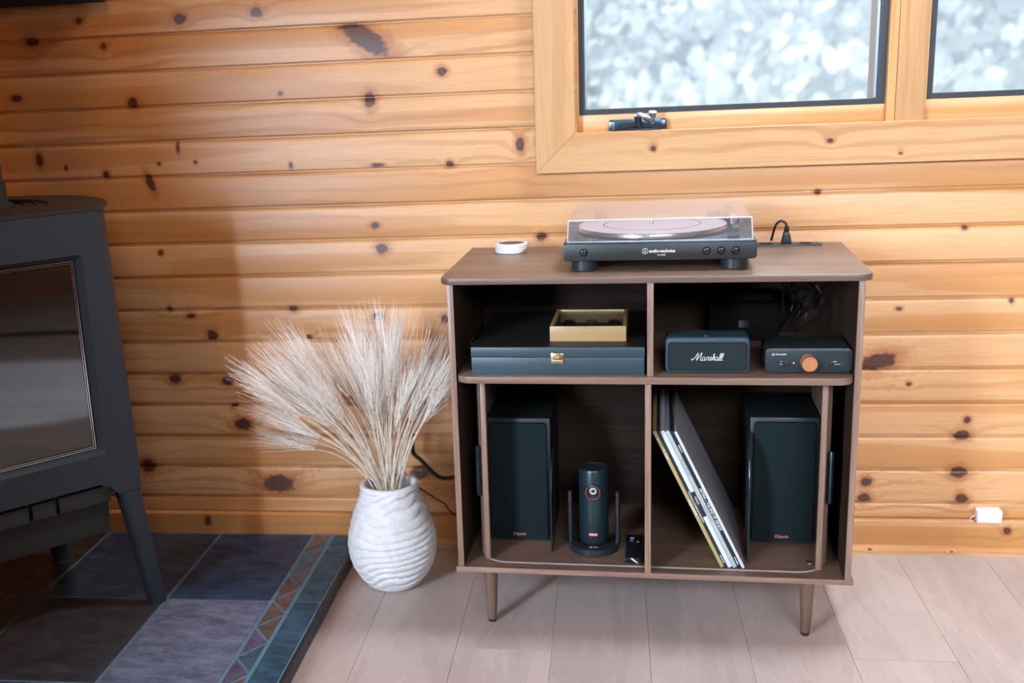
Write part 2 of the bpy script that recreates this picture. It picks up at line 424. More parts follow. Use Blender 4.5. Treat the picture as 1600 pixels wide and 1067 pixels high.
# ---- back wall with window opening
OX0, OX1, OZ0, OZ1 = -.147, 1.262, .97, 1.92
M['wall_core'] = plain('wall_core', (.30, .15, .06), .8)
bm = bmesh.new()
box(bm, XL, OX0-.001, .02, .12, 0, ZC); box(bm, OX1+.001, XR, .02, .12, 0, ZC)
box(bm, OX0-.001, OX1+.001, .02, .12, 0, OZ0-.001); box(bm, OX0-.001, OX1+.001, .02, .12, OZ1+.001, ZC)
wall = struct('wall_back', bm, M['wall_core'], smooth=False)
KN = [(-1.391, 1.231, .0172, .0099, 0), (-1.271, 1.272, .0092, .007, 0), (-1.218, 1.214, .0077, .0085, 0), (-1.03, 1.264, .015, .011, 0), (-.851, 1.27, .0148, .0109, 0), (-1.448, 1.107, .0143, .0087, 0), (-1.163, 1.085, .0124, .0129, 0), (-1.41, .963, .0097, .0164, 0), (-1.346, .943, .0048, .0059, 0), (-1.248, .924, .0079, .0089, 0), (-1.065, .98, .0047, .0145, 0), (-1.141, .901, .0095, .0238, -20), (-1.115, .945, .0046, .0044, 0), (-1.026, .945, .0046, .0044, 0), (-.809, 1.092, .0059, .0057, 0), (-.798, .931, .0045, .0073, 0), (-.604, 1.07, .0132, .0195, 0), (-.438, 1.124, .0115, .0096, 0), (-.269, .961, .01, .0168, 0), (-.428, .922, .0087, .0071, 0), (-.595, .925, .0149, .0043, 0), (-.607, 1.203, .064, .0235, 33), (-1.134, .736, .0064, .0062, 0), (-1.074, .581, .0113, .0063, 0), (-1.025, .532, .0129, .0142, 0), (-.819, .595, .011, .0077, 0), (-.784, .525, .0079, .0062, 0), (-1.127, .6, .0065, .0063, 0), (-1.131, .424, .0164, .013, 0), (-.997, .418, .0163, .0113, 0), (-.969, .307, .0229, .0149, 0), (-.892, .154, .0427, .0237, 0), (-1.079, .058, .0084, .0139, 0), (-.609, .788, .0105, .0074, 0), (-.595, .734, .0152, .0119, 0), (-.225, .752, .0116, .0088, 0), (.685, .749, .0065, .0055, 0), (.56, .574, .0068, .0043, 0), (.377, .835, .0067, .0055, 0), (.522, .454, .0412, .0193, -15), (.721, .317, .0082, .0075, 0), (.712, .281, .0178, .0122, 0), (.711, .192, .0193, .0139, 0), (.721, .128, .0139, .0125, 0), (.51, .167, .0127, .011, 0), (.507, .128, .0142, .0111, 0), (.821, .056, .0083, .0094, 0), (-.615, .572, .0139, .0108, 0), (-.455, .565, .0091, .0107, 0), (-.535, .185, .0221, .0182, 0), (-1.226, .199, .0203, .0171, 0), (-.987, .355, .0082, .0066, 0), (.591, .401, .0055, .0044, 0), (.793, .588, .0052, .0057, 0)]
Z0, PP = .1215, .0796
def plank(x0, x1, z0, z1, mat, name='wall_plank', y=0.0):
    prof = [(y, z0+.0036), (y, z1-.0115), (y+.0010, z1-.0085), (y+.0042, z1-.0038), (y+.0052, z1-.0032), (y+.0054, z1), (y+.02, z1), (y+.02, z0), (y+.0054, z0), (y+.0012, z0+.0014)]
    return obj(name, pr(prof, x0, x1, axis='x'), mat, wall, angle=25)
tones = [.6, .35, .7, .45, .3, .65, .5, .55, .25, .4, .75, .5, .45, .6, .6, .5, .4, .6, .5, .3, .5, .6, .4, .5, .6, .4, .5, .6, .5, .5]
k = -1
while True:
    z0 = Z0+PP*k if k >= 0 else .079; z1 = Z0+PP*(k+1) if k >= 0 else Z0
    if z0 > ZC-.02: break
    z1 = min(z1, ZC)
    kn = [q for q in KN if z0-q[3]*.8 < q[1] < z1+q[3]*.8]
    mt = pine('pine_plank_%02d' % (k+1), kn, seed=k+2.5, tone=tones[(k+1) % len(tones)])
    if z1 < OZ0+.02 or z0 > OZ1-.02:
        if z1 > OZ0 and z0 < OZ0: plank(XL, OX0-.003, z0, z1, mt); plank(OX1+.003, XR, z0, z1, mt)
        else: plank(XL, XR, z0, z1, mt)
    else:
        plank(XL, OX0-.003, z0, z1, mt); plank(OX1+.003, XR, z0, z1, mt)
    k += 1
# baseboard and shoe moulding
kn = [q for q in KN if q[1] < .085]
mb = pine('pine_baseboard', kn, seed=44, tone=.9); ms = pine('pine_shoe', [(.52, .012, .004, .002, 0), (.70, .010, .003, .002, 0)], seed=45, tone=.2)
bb = struct('baseboard_back', pr([(-.014, .0), (-.014, .0755), (-.012, .0775), (.0, .079), (.02, .079), (.02, 0)], .384, XR, axis='x'), mb, angle=25)
obj('baseboard_board', pr([(-.014, .0), (-.014, .0755), (-.012, .0775), (.0, .079), (.02, .079), (.02, 0)], XL, .383, axis='x'), mb, bb, angle=25)
struct('trim_1', pr([(-.030, 0), (-.030, .010), (-.026, .016), (-.019, .018), (-.0145, .018), (-.0145, 0)], -.68, XR, axis='x'), ms, angle=25)

# ================================================================== WINDOW
win = bpy.data.objects.new('window_1', None); COL.objects.link(win); win['kind'] = 'structure'; win.location = (0, 0, 0)
CA_ = .087
cas_mats = pine('pine_casing_side', [(-.218, 1.058, .006, .007, 0)], seed=51, tone=.15, vertical=False, base=((.60, .355, .17), (.54, .285, .115)))
casm = pine('pine_casing', [(.023, .942, .006, .006, 0), (.395, .945, .007, .005, 0), (.54, .914, .004, .003, 0)], seed=52, tone=.3, base=((.60, .355, .17), (.54, .285, .115)))
casv = pine('pine_casing_upright', [], seed=53, tone=.25, vertical=True, base=((.60, .355, .17), (.54, .285, .115)))
CX0, CX1, CZ0, CZ1 = -.233, 1.348, .895, 2.006
def mitre(pts, mat):    # pts (x,z) of one casing board
    return obj('casing', pr(pts, -.020, .0, bev=.0012, seg=1), mat, win, angle=30)
ix0, ix1, iz0, iz1 = CX0+.087, CX1-.087, CZ0+.086, CZ1-.086
mitre([(CX0, CZ0), (CX1, CZ0), (ix1, iz0), (ix0, iz0)], casm)
mitre([(CX0, CZ1), (ix0, iz1), (ix1, iz1), (CX1, CZ1)], casm)
mitre([(CX0, CZ0), (ix0, iz0), (ix0, iz1), (CX0, CZ1)], casv)
mitre([(CX1, CZ0), (CX1, CZ1), (ix1, iz1), (ix1, iz0)], casv)
# jamb liner (reveal)
jm = pine('pine_jamb', [], seed=54, tone=.8, base=((.70, .40, .16), (.62, .30, .09)))
bm = bmesh.new()
box(bm, OX0+.0, OX0+.006, .0005, .10, OZ0, OZ1); box(bm, OX1-.006, OX1, .0005, .10, OZ0, OZ1)
box(bm, OX0+.006, OX1-.006, .0005, .10, OZ0, OZ0+.006); box(bm, OX0+.006, OX1-.006, .0005, .10, OZ1-.006, OZ1)
obj('jamb', bm, jm, win)
# mullion board
obj('mullion', bx(.528, .587, -.004, .098, OZ0+.006, OZ1-.006, bev=.0015), casv, win)
jv = pine('pine_stop', [], seed=55, tone=.6, vertical=True, base=((.72, .43, .18), (.64, .33, .11)))
M['sashwood'] = pine('pine_sash', [], seed=56, tone=.7, base=((.74, .42, .20), (.66, .32, .12)))
M['sashwood2'] = pine('pine_sash_grainy', [(1.1, .99, .03, .01, 0)], seed=57.3, tone=.9, base=((.72, .38, .16), (.62, .27, .08)))
def sash(x0, x1, zb, sidew, wood, name):
    """one glazed sash between x0 and x1: wooden rails, black gasket, glass, spacer, outer frame"""
    zt = OZ1-.007; z0 = OZ0+.007
    s = bpy.data.objects.new(name, None); COL.objects.link(s); s.parent = win
    zg = zb
    obj('bottom_rail', bx(x0, x1, .014, .05, z0, zg, bev=.001), wood, s)
    obj('top_rail', bx(x0, x1, .014, .05, zt-.035, zt, bev=.001), wood, s)
    obj('stile', bx(x0, x0+sidew[0], .014, .05, zg, zt-.035), jv, s); obj('stile', bx(x1-sidew[1], x1, .012, .05, zg, zt-.035), jv, s)
    a, b_, c, d = x0+sidew[0], x1-sidew[1], zg, zt-.035
    g = .0125
    bm = bmesh.new()
    box(bm, a, a+g, .016, .045, c, d); box(bm, b_-g, b_, .016, .045, c, d)
    box(bm, a+g, b_-g, .016, .045, c, c+g*.95); box(bm, a+g, b_-g, .016, .045, d-g, d)
    obj('gasket', bm, M['gasket'], s)
    obj('pane', bx(a+g, b_-g, .030, .034, c+g*.95, d-g), M['window_glass'], s)
    a2, b2, c2, d2 = a+g+.001, b_-g-.001, c+g+.001, d-g-.001
    bm = bmesh.new()
    box(bm, a2, a2+.004, .036, .046, c2, d2); box(bm, b2-.004, b2, .036, .046, c2, d2)
    obj('spacer', bm, M['spacer'], s)
    bm = bmesh.new()
    box(bm, x0-.002, a2+.002, .052, .115, OZ0+.007, zt); box(bm, b2-.002, x1+.002, .052, .115, OZ0+.007, zt)
    box(bm, a2, b2, .052, .115, OZ0+.007, c2-.006); box(bm, a2, b2, .052, .115, d2+.004, zt)
    obj('outer_frame', bm, M['outer_frame'], s)
sash(-.1405, .5275, 1.0165, (.003, .018), M['sashwood'], 'sash')
sash(.5875, 1.2555, 1.0225, (.006, .018), M['sashwood2'], 'sash')
obj('stop', bx(.5095, .5275, -.001, .012, OZ0+.007, OZ1-.007, bev=.001), jv, win)

# ---- crank handle (window operator)
ck = empty('window_crank', 'dark metal window crank with folding handle below the wider glass', 'handle', (-.011, .0135, .9775))
prof = [(-.062, .0), (.064, .0), (.064, .024), (.061, .0275), (-.059, .0275), (-.062, .024)]
obj('base', pr(prof, -.017, 0, bev=.003), M['gunmetal'], ck)
obj('cover', pr([(-.050, .0285), (.052, .0285), (.054, .004), (.03, .010), (.0, .012), (-.03, .009), (-.053, .002)], -.026, -.0175, bev=.002), M['steel_dark'], ck)
obj('spindle', tb([(.006, -.022, .012), (.000, -.028, .034)], .0075, 12), M['gunmetal'], ck)
pts = [(-.006, .034), (-.002, .041), (.006, .0425), (.012, .041), (.034, .030), (.034, .021), (.028, .022), (.008, .031)]
obj('arm', pr(pts, -.038, -.026, bev=.002), M['chrome_dark'], ck)
obj('knob', tb([(.0315, -.030, .0175), (.0320, -.032, .030), (.0325, -.034, .0345), (.0328, -.0365, .0425)], .0056, 20, r1=.0086), M['chrome_dark'], ck)

# ================================================================== HEARTH
hearth = empty('hearth_pad', 'raised slate tiled hearth with mosaic strip under the stove', 'hearth', (0, 0, 0))
HZ = .032
obj('base', bx(-2.2, -.690, -1.45, -.0305, 0, HZ-.0016), M['grout'], hearth)
obj('edge_trim', bx(-.6895, -.682, -1.45, -.0305, 0, HZ-.001, bev=.0025), M['edge_slate'], hearth)
sl = {'deep': slate('slate_deep_blue', (.022, .036, .060), 1), 'brown': slate('slate_brown', (.030, .026, .026), 2), 'dark': slate('slate_dark', (.030, .032, .040), 3),
      'mauve': slate('slate_mauve', (.110, .125, .185), 4, .42), 'edge': slate('slate_edge_blue', (.017, .062, .100), 5, .4), 'blue2': slate('slate_navy', (.014, .038, .085), 6, .4)}
mos = [slate('mosaic_rust', (.095, .055, .050), 7), slate('mosaic_blue', (.035, .065, .095), 8), slate('mosaic_plum', (.075, .065, .105), 9), slate('mosaic_earth', (.085, .060, .048), 10)]
def tile(x0, x1, y0, y1, mat, dz=0, name='tile'):
    g = .0032
    obj(name, bx(x0+g, x1-g, y0+g, y1-g, HZ-.010, HZ+dz, bev=.0012, seg=1), mat, hearth, smooth=False)
cols = [(-1.040, -.803), (-1.335, -1.040), (-1.630, -1.335), (-1.925, -1.630), (-2.195, -1.925)]
rows = [(-.403, -.031), (-.763, -.403), (-1.12, -.763), (-1.445, -1.12)]
pick = [['blue2', 'mauve', 'dark', 'deep'], ['deep', 'dark', 'blue2', 'dark'], ['brown', 'dark', 'dark', 'brown'], ['dark', 'brown', 'dark', 'deep'], ['brown', 'dark', 'deep', 'dark']]
for i, (a, b_) in enumerate(cols):
    for j, (c, d) in enumerate(rows): tile(a, b_, c, d, sl[pick[i][j]], rng.uniform(-.0006, .0006))
for j, (c, d) in enumerate(rows): tile(-.752, -.6905, c, d, sl['edge'], rng.uniform(-.0005, .0005), 'border_tile')
# mosaic of triangles
def tri(p, mat):
    cx = sum(q[0] for q in p)/3; cy = sum(q[1] for q in p)/3
    # inset each edge by g
    g = .0033; out = []
    n = 3
    area2 = (p[1][0]-p[0][0])*(p[2][1]-p[0][1])-(p[2][0]-p[0][0])*(p[1][1]-p[0][1])
    if area2 < 0: p = [p[0], p[2], p[1]]
    L = []
    for i in range(3):
        a = Vector(p[i]); b_ = Vector(p[(i+1) % 3]); d = (b_-a).normalized(); nn = Vector((-d.y, d.x)); L.append((a+nn*g, d))
    for i in range(3):
        (a, d), (c, e) = L[i-1], L[i]
        t = ((c.x-a.x)*e.y-(c.y-a.y)*e.x)/(d.x*e.y-d.y*e.x); out.append((a.x+d.x*t, a.y+d.y*t))
    obj('mosaic_tile', pr(out, HZ-.010, HZ+rng.uniform(-.0008, .0004), axis='z'), mat, hearth, smooth=False)
seq = [0, 1, 1, 2, 0, 0, 3, 3, 2, 1, 2, 0, 1, 3, 2, 1, 0, 2, 3, 1, 0, 2, 1, 3, 0]
si = 0; yi = -.018
xi, xo = -.801, -.7545
while yi > -1.40:
    a, b_, c, d = (xi, yi), (xo, yi-.063), (xi, yi-.126), (xo, yi-.189)
    if yi > -.02: tri([(xi, -.033), (xo, -.033), (xo, -.078)], mos[2])
    tri([a, b_, c], mos[seq[si % 25]]); tri([b_, c, d], mos[seq[(si+1) % 25]])
    si += 2; yi -= .126

# ================================================================== STOVE
ST_A = math.radians(49)
ud = Vector((math.cos(ST_A), math.sin(ST_A), 0))
so = Vector((-1.07, -.45, HZ)) - ud*.19
stove = empty('wood_stove', 'dark grey iron wood stove with glass door on the slate hearth', 'stove', so, ST_A)
zb, zt = .300-HZ, .890-HZ
def section(hw, R, z, vf=0.0, n=40):
    cv = vf+math.sqrt(R*R-hw*hw); a0 = math.asin(hw/R); pts = []
    for k_ in range(n+1):
        a = -PI/2+a0+(2*PI-2*a0)*k_/n; pts.append((R*math.cos(a), cv+R*math.sin(a), z))
    return pts
def loft(bm, secs, cap=True):
    R_ = [[bm.verts.new(p) for p in s] for s in secs]; n = len(secs[0])
    for i in range(len(R_)-1):
        for k_ in range(n): bm.faces.new([R_[i][k_], R_[i][(k_+1) % n], R_[i+1][(k_+1) % n], R_[i+1][k_]])
    if cap: bm.faces.new(R_[0][::-1]); bm.faces.new(R_[-1])
    bmesh.ops.recalc_face_normals(bm, faces=bm.faces[:])
bm = bmesh.new(); loft(bm, [section(.214, .285, zb, .024), section(.200, .283, .60, .024), section(.190, .280, zt-.004, .024)])
obj('firebox', bm, M['stove'], stove, angle=30)
bm = bmesh.new(); loft(bm, [section(.190, .280, zt-.0035, .003), section(.190, .280, zt+.004, .003), section(.186, .276, zt+.006, .007)])
obj('top_plate', bm, M['stove_top'], stove, angle=30)
# front plate with chamfered opening
def hw(z): return .190+(.216-.190)*(zt-z)/(zt-zb)
outer = [(-hw(zb), zb), (-.165, zb+.001), (-.148, zb+.020), (-.125, zb+.031), (.125, zb+.031), (.148, zb+.020), (.165, zb+.001), (hw(zb), zb), (hw(.5), .5), (.190, zt-.004), (-.190, zt-.004), (-hw(.5), .5)]
oz0, oz1 = .398-HZ, .800-HZ
def ring_faces(bm, A, B):
    n = len(A)
    for i in range(n): bm.faces.new([A[i], A[(i+1) % n], B[(i+1) % n], B[i]])
inn = rrect(.296, oz1-oz0+.010, .008, 3, 0, (oz0+oz1)/2)           # front edge of opening
inb = rrect(.272, oz1-oz0-.014, .006, 3, 0, (oz0+oz1)/2)           # back edge of opening
bm = bmesh.new()
Of = [bm.verts.new((p[0], 0, p[1])) for p in outer]; Ob = [bm.verts.new((p[0], .0235, p[1])) for p in outer]
If = [bm.verts.new((p[0], 0, p[1])) for p in inn]; Ib = [bm.verts.new((p[0], .020, p[1])) for p in inb]
ring_faces(bm, Of, Ob); ring_faces(bm, If, Ib)
eo = [bm.edges.get((Of[i], Of[(i+1) % len(Of)])) for i in range(len(Of))]; ei = [bm.edges.get((If[i], If[(i+1) % len(If)])) for i in range(len(If))]
bmesh.ops.triangle_fill(bm, use_beauty=True, edges=eo+ei)
bmesh.ops.recalc_face_normals(bm, faces=bm.faces[:])
obj('front_plate', bm, M['stove'], stove, angle=20)
door = obj('door_frame', bx(-.137, .137, .0195, .0225, oz0+.004, oz1-.004), M['black_matte'], stove)
obj('glass', bx(-.128, .128, .0165, .0193, oz0+.014, oz1-.014), M['stove_glass'], stove)
bm = bmesh.new()
for q, t in ((.1335, .0010), (.1295, .0008)):
    zz0, zz1 = oz0+(.137-q)+.004, oz1-(.137-q)-.004
    box(bm, -q, -q+t, .0145, .0163, zz0, zz1); box(bm, q-t, q, .0145, .0163, zz0, zz1)
    box(bm, -q, q, .0145, .0163, zz0, zz0+t); box(bm, -q, q, .0145, .0163, zz1-t, zz1)
obj('glass_trim', bm, M['chrome'], stove)
# lower skirt with air slots
M['skirt'] = plain('skirt_metal', (.026, .028, .027), .6)
bm = bmesh.new()
for a, b_ in ((-.15, -.022), (-.014, .033), (.041, .15)): box(bm, a, b_, .010, .05, zb-.012, zb+.022, bev=.001)
obj('air_skirt', bm, M['skirt'], stove)
obj('ash_box', pr([(-.150, zb-.085), (.150, zb-.085), (.152, zb-.05), (.152, zb-.014), (-.152, zb-.014), (-.152, zb-.05)], .030, .33, bev=.003), M['stove_dark'], stove)
# legs, tapering and splayed
for sx in (-1, 1):
    for back in (0, 1):
        xt, xb_ = sx*.193, sx*.228
        if not back: vt, vb = .0, -.004
        else: vt, vb = .36, .385
        if back: xt, xb_ = sx*.15, sx*.175
        def sq(cx, cy, w, d, z):
            return [(cx+p[0], cy+p[1], z) for p in rrect(w, d, min(w, d)*.30, 4)]
        bm = bmesh.new(); loft(bm, [sq(xb_, vb+.018, .033, .034, 0), sq(xb_-sx*.002, vb+.018, .036, .037, .008), sq((xb_+xt)/2, (vb+vt)/2+.020, .040, .042, .13), sq(xt, vt+.024, .046, .046, zb-.0005)])
        obj('leg', bm, M['stove'], stove, angle=30)
# collar, pipe, vents on the top
cvv = .205
obj('flue_collar', la([(.098, zt+.0065), (.098, zt+.012), (.088, zt+.016), (.088, zt+.055), (.0835, zt+.056), (.0835, zt+.090), (.079, zt+.092), (0, zt+.092)], 40, (0, cvv, 0)), M['stove_dark'], stove)
obj('flue_pipe', la([(.076, zt+.0925), (.076, ZC-HZ-.001)], 40, (0, cvv, 0)), M['stove_dark'], stove)
for r_ in (.118, .140, .162):
    pts = [(r_*math.cos(a), cvv+r_*math.sin(a), zt+.0068) for a in [math.radians(-32+6*i) for i in range(17)]]
    obj('vent_slot', tb(pts, .0022, 6), M['black_matte'], stove)
text('JØTUL', .024, stove, (0, -.0004, .352-HZ), FRONT, M['stove_emboss'], 'lettering', 'CENTER', bold=.0002)
# crown mark
bm = bmesh.new()
cz = .374-HZ
prism(bm, [(-.016, cz), (.016, cz), (.016, cz+.003), (-.016, cz+.003)], -.0006, 0)
for i in range(5):
    a = math.radians(90+(i-2)*26); x_ = math.cos(a)*.020; z_ = cz+.002+math.sin(a)*.016
    tube(bm, [(math.cos(a)*.012, -.0003, cz+.003), (x_, -.0003, z_)], .0007, 5); lathe(bm, [(0, -.0008), (.0018, 0), (0, .0008)], 8, (x_, -.0003, z_), axis='y')
obj('crown_emblem', bm, M['stove_emboss'], stove)

# ================================================================== CABINET
CAB_A = -.0429; CO = Vector((0, -.4689, 0))
def cabw(x, y, z): 
    return (CO.x+x*math.cos(CAB_A)-y*math.sin(CAB_A), CO.y+x*math.sin(CAB_A)+y*math.cos(CAB_A), z)
def cthing(name, label, cat, x, y, z, rot=0, group=None):
    return empty(name, label, cat, cabw(x, y, z), CAB_A+rot, group)
wx, wz, wy = walnut('walnut_long', 'x'), walnut('walnut_upright', 'z', 1.05, 2), walnut('walnut_deep', 'y', 1, 3)
wshade = walnut('walnut_inner_shaded', 'z', .26, 12, .12, .6); wback_shade = walnut('walnut_back_shaded', 'x', .15, 13, .1, .65)  # same walnut darkened: shade inside the compartments is put into the colour
wtop = walnut('walnut_top', 'x', .9, 5)
wedge = walnut('walnut_edge_band', 'x', 1.55, 6); wedgez = walnut('walnut_edge_band_upright', 'z', 1.5, 7)
cab = cthing('record_cabinet', 'walnut record cabinet with open shelves and tambour doors under the window', 'cabinet', 0, 0, 0)
H = .7376; D = .4056
top_o = rrect(.794, D, .026, 8, 0, D/2, (1, 0, 0, 1))
tp = obj('top', pr(top_o, .7251, H, axis='z', bev=.0012), wtop, cab)
def band(bm, path, z0, z1, off=.0004):
    pass
# side panels
for s in (-1, 1):
    sp = obj('side_panel', bx(min(s*.384, s*.3722), max(s*.384, s*.3722), .0112, .3995, .1397, .7249), wshade, cab)
    obj('edge_band', bx(min(s*.384, s*.3722), max(s*.384, s*.3722), .0095, .011, .1397, .7249, bev=.0005), wedgez, sp)
bt = obj('bottom_board', bx(-.3885, .3885, .0095, .402, .1285, .1395), wx, cab)
obj('edge_band', bx(-.3885, .3885, .008, .0093, .1285, .1395, bev=.0005), wedge, bt)
sh_o = rrect(.7436, .393, .030, 8, 0, -.004+.393/2, (1, 0, 0, 1))
obj('shelf', pr(sh_o, .5315, .545, axis='z', bev=.001), walnut('walnut_shelf', 'x', 1.25, 8), cab)
dv = obj('divider', bx(-.0040, .0078, .0072, .385, .5452, .7249), wshade, cab); obj('edge_band', bx(-.0040, .0078, .0055, .0070, .5452, .7249, bev=.0004), wedgez, dv)
dv = obj('divider', bx(-.0078, .0040, .0072, .385, .1397, .5313), wshade, cab); obj('edge_band', bx(-.0078, .0040, .0055, .0070, .1397, .5313, bev=.0004), wedgez, dv)
obj('back_panel', bx(-.372, .372, .3872, .3932, .1397, .7249), wback_shade, cab)
# legs
for (lx, ly) in ((-.324, .050), (.3085, .050), (-.324, .350), (.3085, .350)):
    lg = obj('leg', la([(.0088, .0065), (.0095, .008), (.0155, .1283)], 24, (lx, ly, 0)), walnut('walnut_leg', 'z', .85, 9) if 'walnut_leg' not in bpy.data.materials else bpy.data.materials['walnut_leg'], cab)
    obj('foot_cap', la([(0, .0), (.0075, 0), (.0088, .002), (.0088, .0064), (0, .0064)], 20, (lx, ly, 0)), M['rubber'], lg)
# tambour doors, rolled back along the sides
def door_path(s):
    cx, cy, R_ = -.285, .098, .0600
    L = []
    for i in range(7):
        a = math.radians(225-i*7.5); L.append((cx+R_*math.cos(a), cy+R_*math.sin(a)))
    y = cy
    while y < .34: y += .0125; L.append((cx-R_, y))
    return [(-s*p[0] if s > 0 else p[0], p[1]) for p in L]
for s in (-1, 1):
    P_ = door_path(s)
    dr = bpy.data.objects.new('tambour_door', None); COL.objects.link(dr); dr.parent = cab
    for i in range(len(P_)-1):
        a = Vector(P_[i]); b_ = Vector(P_[i+1]); d = (b_-a); L_ = d.length; d.normalize(); nn = Vector((-d.y, d.x))*(1 if s < 0 else -1)
        # nn points to the outer side
        c = (a+b_)/2
        w2 = L_/2-.0004
        pts = [a+d*.0004, b_-d*.0004, b_-d*.0004+nn*.0045, b_-d*.002+nn*.0065, a+d*.002+nn*.0065, a+d*.0004+nn*.0045]
        pts = [(p.x-nn.x*.0033, p.y-nn.y*.0033) for p in pts]
        obj('slat', pr(pts, .1425, .5305, axis='z'), wz, dr, smooth=False)
    a = Vector(P_[0]); ll = (P_[0][0]+(-s)*(-.002), P_[0][1]-.004)
    obj('leading_slat', bx(P_[0][0]-.0055, P_[0][0]+.0055, P_[0][1]-.013, P_[0][1]-.0012, .1425, .5305, bev=.002), wedgez, dr)
    hx, hy = P_[2]; out = Vector((hx-s*.285*0, hy)) 
    cx = s*.285
    dn = (Vector((hx, hy))-Vector((cx, .098))).normalized()
    hc = Vector((hx, hy))+dn*.0095
    hb = bx(-.0055, .0055, -.0045, .0045, .2760, .3820, bev=.001)
    ho = obj('door_handle', hb, M['steel_dark'], dr, loc=(hc.x, hc.y, 0), rot=(0, 0, math.atan2(dn.y, dn.x)+PI/2))
# track strip on the deck
def strip(bm, path, w, z0, z1):
    n = len(path); A = []
    for i, p in enumerate(path):
        p = Vector(p); t = (Vector(path[min(i+1, n-1)])-Vector(path[max(i-1, 0)])).normalized(); q = Vector((-t.y, t.x))*w/2
        A.append([bm.verts.new((*(p+q), z1)), bm.verts.new((*(p-q), z1)), bm.verts.new((*(p-q), z0)), bm.verts.new((*(p+q), z0))])
    for i in range(n-1):
        for k_ in range(4): bm.faces.new([A[i][k_], A[i][(k_+1) % 4], A[i+1][(k_+1) % 4], A[i+1][k_]])
    bm.faces.new(A[0]); bm.faces.new(A[-1][::-1]); bmesh.ops.recalc_face_normals(bm, faces=bm.faces[:])
def arc(cx, cy, R_, a0, a1, n=8): return [(cx+R_*math.cos(math.radians(a0+(a1-a0)*i/n)), cy+R_*math.sin(math.radians(a0+(a1-a0)*i/n))) for i in range(n+1)]
bm = bmesh.new(); strip(bm, arc(-.285, .098, .060, 222, 270)+[(-.0085, .038)], .0045, .1396, .1406); obj('door_track', bm, M['track'], cab)
bm = bmesh.new(); strip(bm, [(.0048, .038)]+arc(.285, .098, .060, 270, 318), .0045, .1396, .1406); obj('door_track', bm, M['track'], cab)
for px_, py_ in ((-.333, .081), (.318, .088)):
    obj('cam_lock', la([(.0075, .1396), (.0075, .1412), (.0055, .1418), (.0045, .1408), (0, .1408)], 20, (px_, py_, 0)), M['aluminium'], cab)
# recessed outlet strip in the top
ps = obj('power_strip', bx(.165, .352, .352, .392, H-.002, H+.003, bev=.0012), M['black_plastic'], cab)
for ox in (.200, .240, .320):
    obj('socket', bx(ox-.012, ox+.012, .358, .386, H+.0031, H+.0038, bev=.0002, seg=1), M['black_matte'], ps)

# ---- plug and cord on the strip
plug = cthing('power_plug', 'black power plug with cord in the cabinet top outlet', 'plug', .2815, .372, H+.0042)
obj('plug_body', pr([(-.0105, 0), (.0105, 0), (.0095, .008), (.0065, .020), (.005, .0235), (-.005, .0235), (-.0065, .020), (-.0095, .008)], -.009, .009, bev=.002), M['black_plastic'], plug)
obj('strain_relief', la([(.0052, .0238), (.0056, .027), (.0045, .029), (.0055, .031), (.0045, .033), (.0035, .036)], 14), M['rubber'], plug)
obj('cord', tb(smoothpath([(0, 0, .034), (-.003, .001, .042), (-.012, .004, .046), (-.021, .007, .038), (-.026, .012, .020), (-.029, .018, .003)], 6), .0026, 8), M['cable'], plug)

# ================================================================== TURNTABLE
tt = cthing('turntable', 'black belt-drive turntable with clear dust cover on the cabinet top', 'turntable', .017, .058, H, .012)
TW = .3595/2
# plinth
bm = bmesh.new(); prism(bm, rrect(TW*2, .0325, .007, 5, 0, .0375, (1, 0, 0, 1)), 0, .330, axis='y', bev=.0015)
plinth = obj('plinth', bm, M['turntable_body'], tt)
obj('top_rim', pr(rrect(TW*2-.001, .329, .008, 5, 0, .165), .0538, .0560, axis='z', bev=.0008), M['steel_dark'], tt)
for fx, fy in ((-.141, .032), (.141, .032), (-.141, .29), (.141, .29)):
    ft = obj('foot', la([(0, 0), (.024, 0), (.026, .0015), (.026, .0205), (0, .0205)], 32, (fx, fy, 0)), M['black_plastic'], tt)
for kx in (-.141, .088, .115, .141):
    kb = obj('button', la([(.0078, .0), (.0078, -.0006), (.0062, -.0007), (.0062, .0004), (.0052, .0002), (.0050, -.0022), (.0042, -.0026), (0, -.0026)], 28, (kx, -.0002, .0375), axis='y', cap=False), M['black_gloss'], tt)
    obj('button_mark', la([(.0030, -.0030), (.0030, -.0031), (.0022, -.0031), (.0022, -.0030)], 16, (kx, -.0002, .0375), axis='y', cap=False), M['grille_wire'], kb)
text('audio-technica', .0082, tt, (-.018, -.0004, .0385), FRONT, M['white_print'], bold=.00022)
bm = bmesh.new()
for R_ in (.0052,):
    pts = [(-.0255+R_*math.cos(2*PI*i/24), -.0006, .0385+R_*math.sin(2*PI*i/24)) for i in range(25)]; tube(bm, pts, .0004, 5)
tube(bm, [(-.0280, -.0006, .0355), (-.0255, -.0006, .0425), (-.0230, -.0006, .0355)], .0004, 5); tube(bm, [(-.0255, -.0006, .035), (-.0255, -.0006, .0385)], .0004, 5)
obj('emblem', bm, M['white_print'], tt)
text('AT-LP60X', .0036, tt, (.005, -.0004, .0310), FRONT, M['white_print'], align='CENTER', bold=.0001)
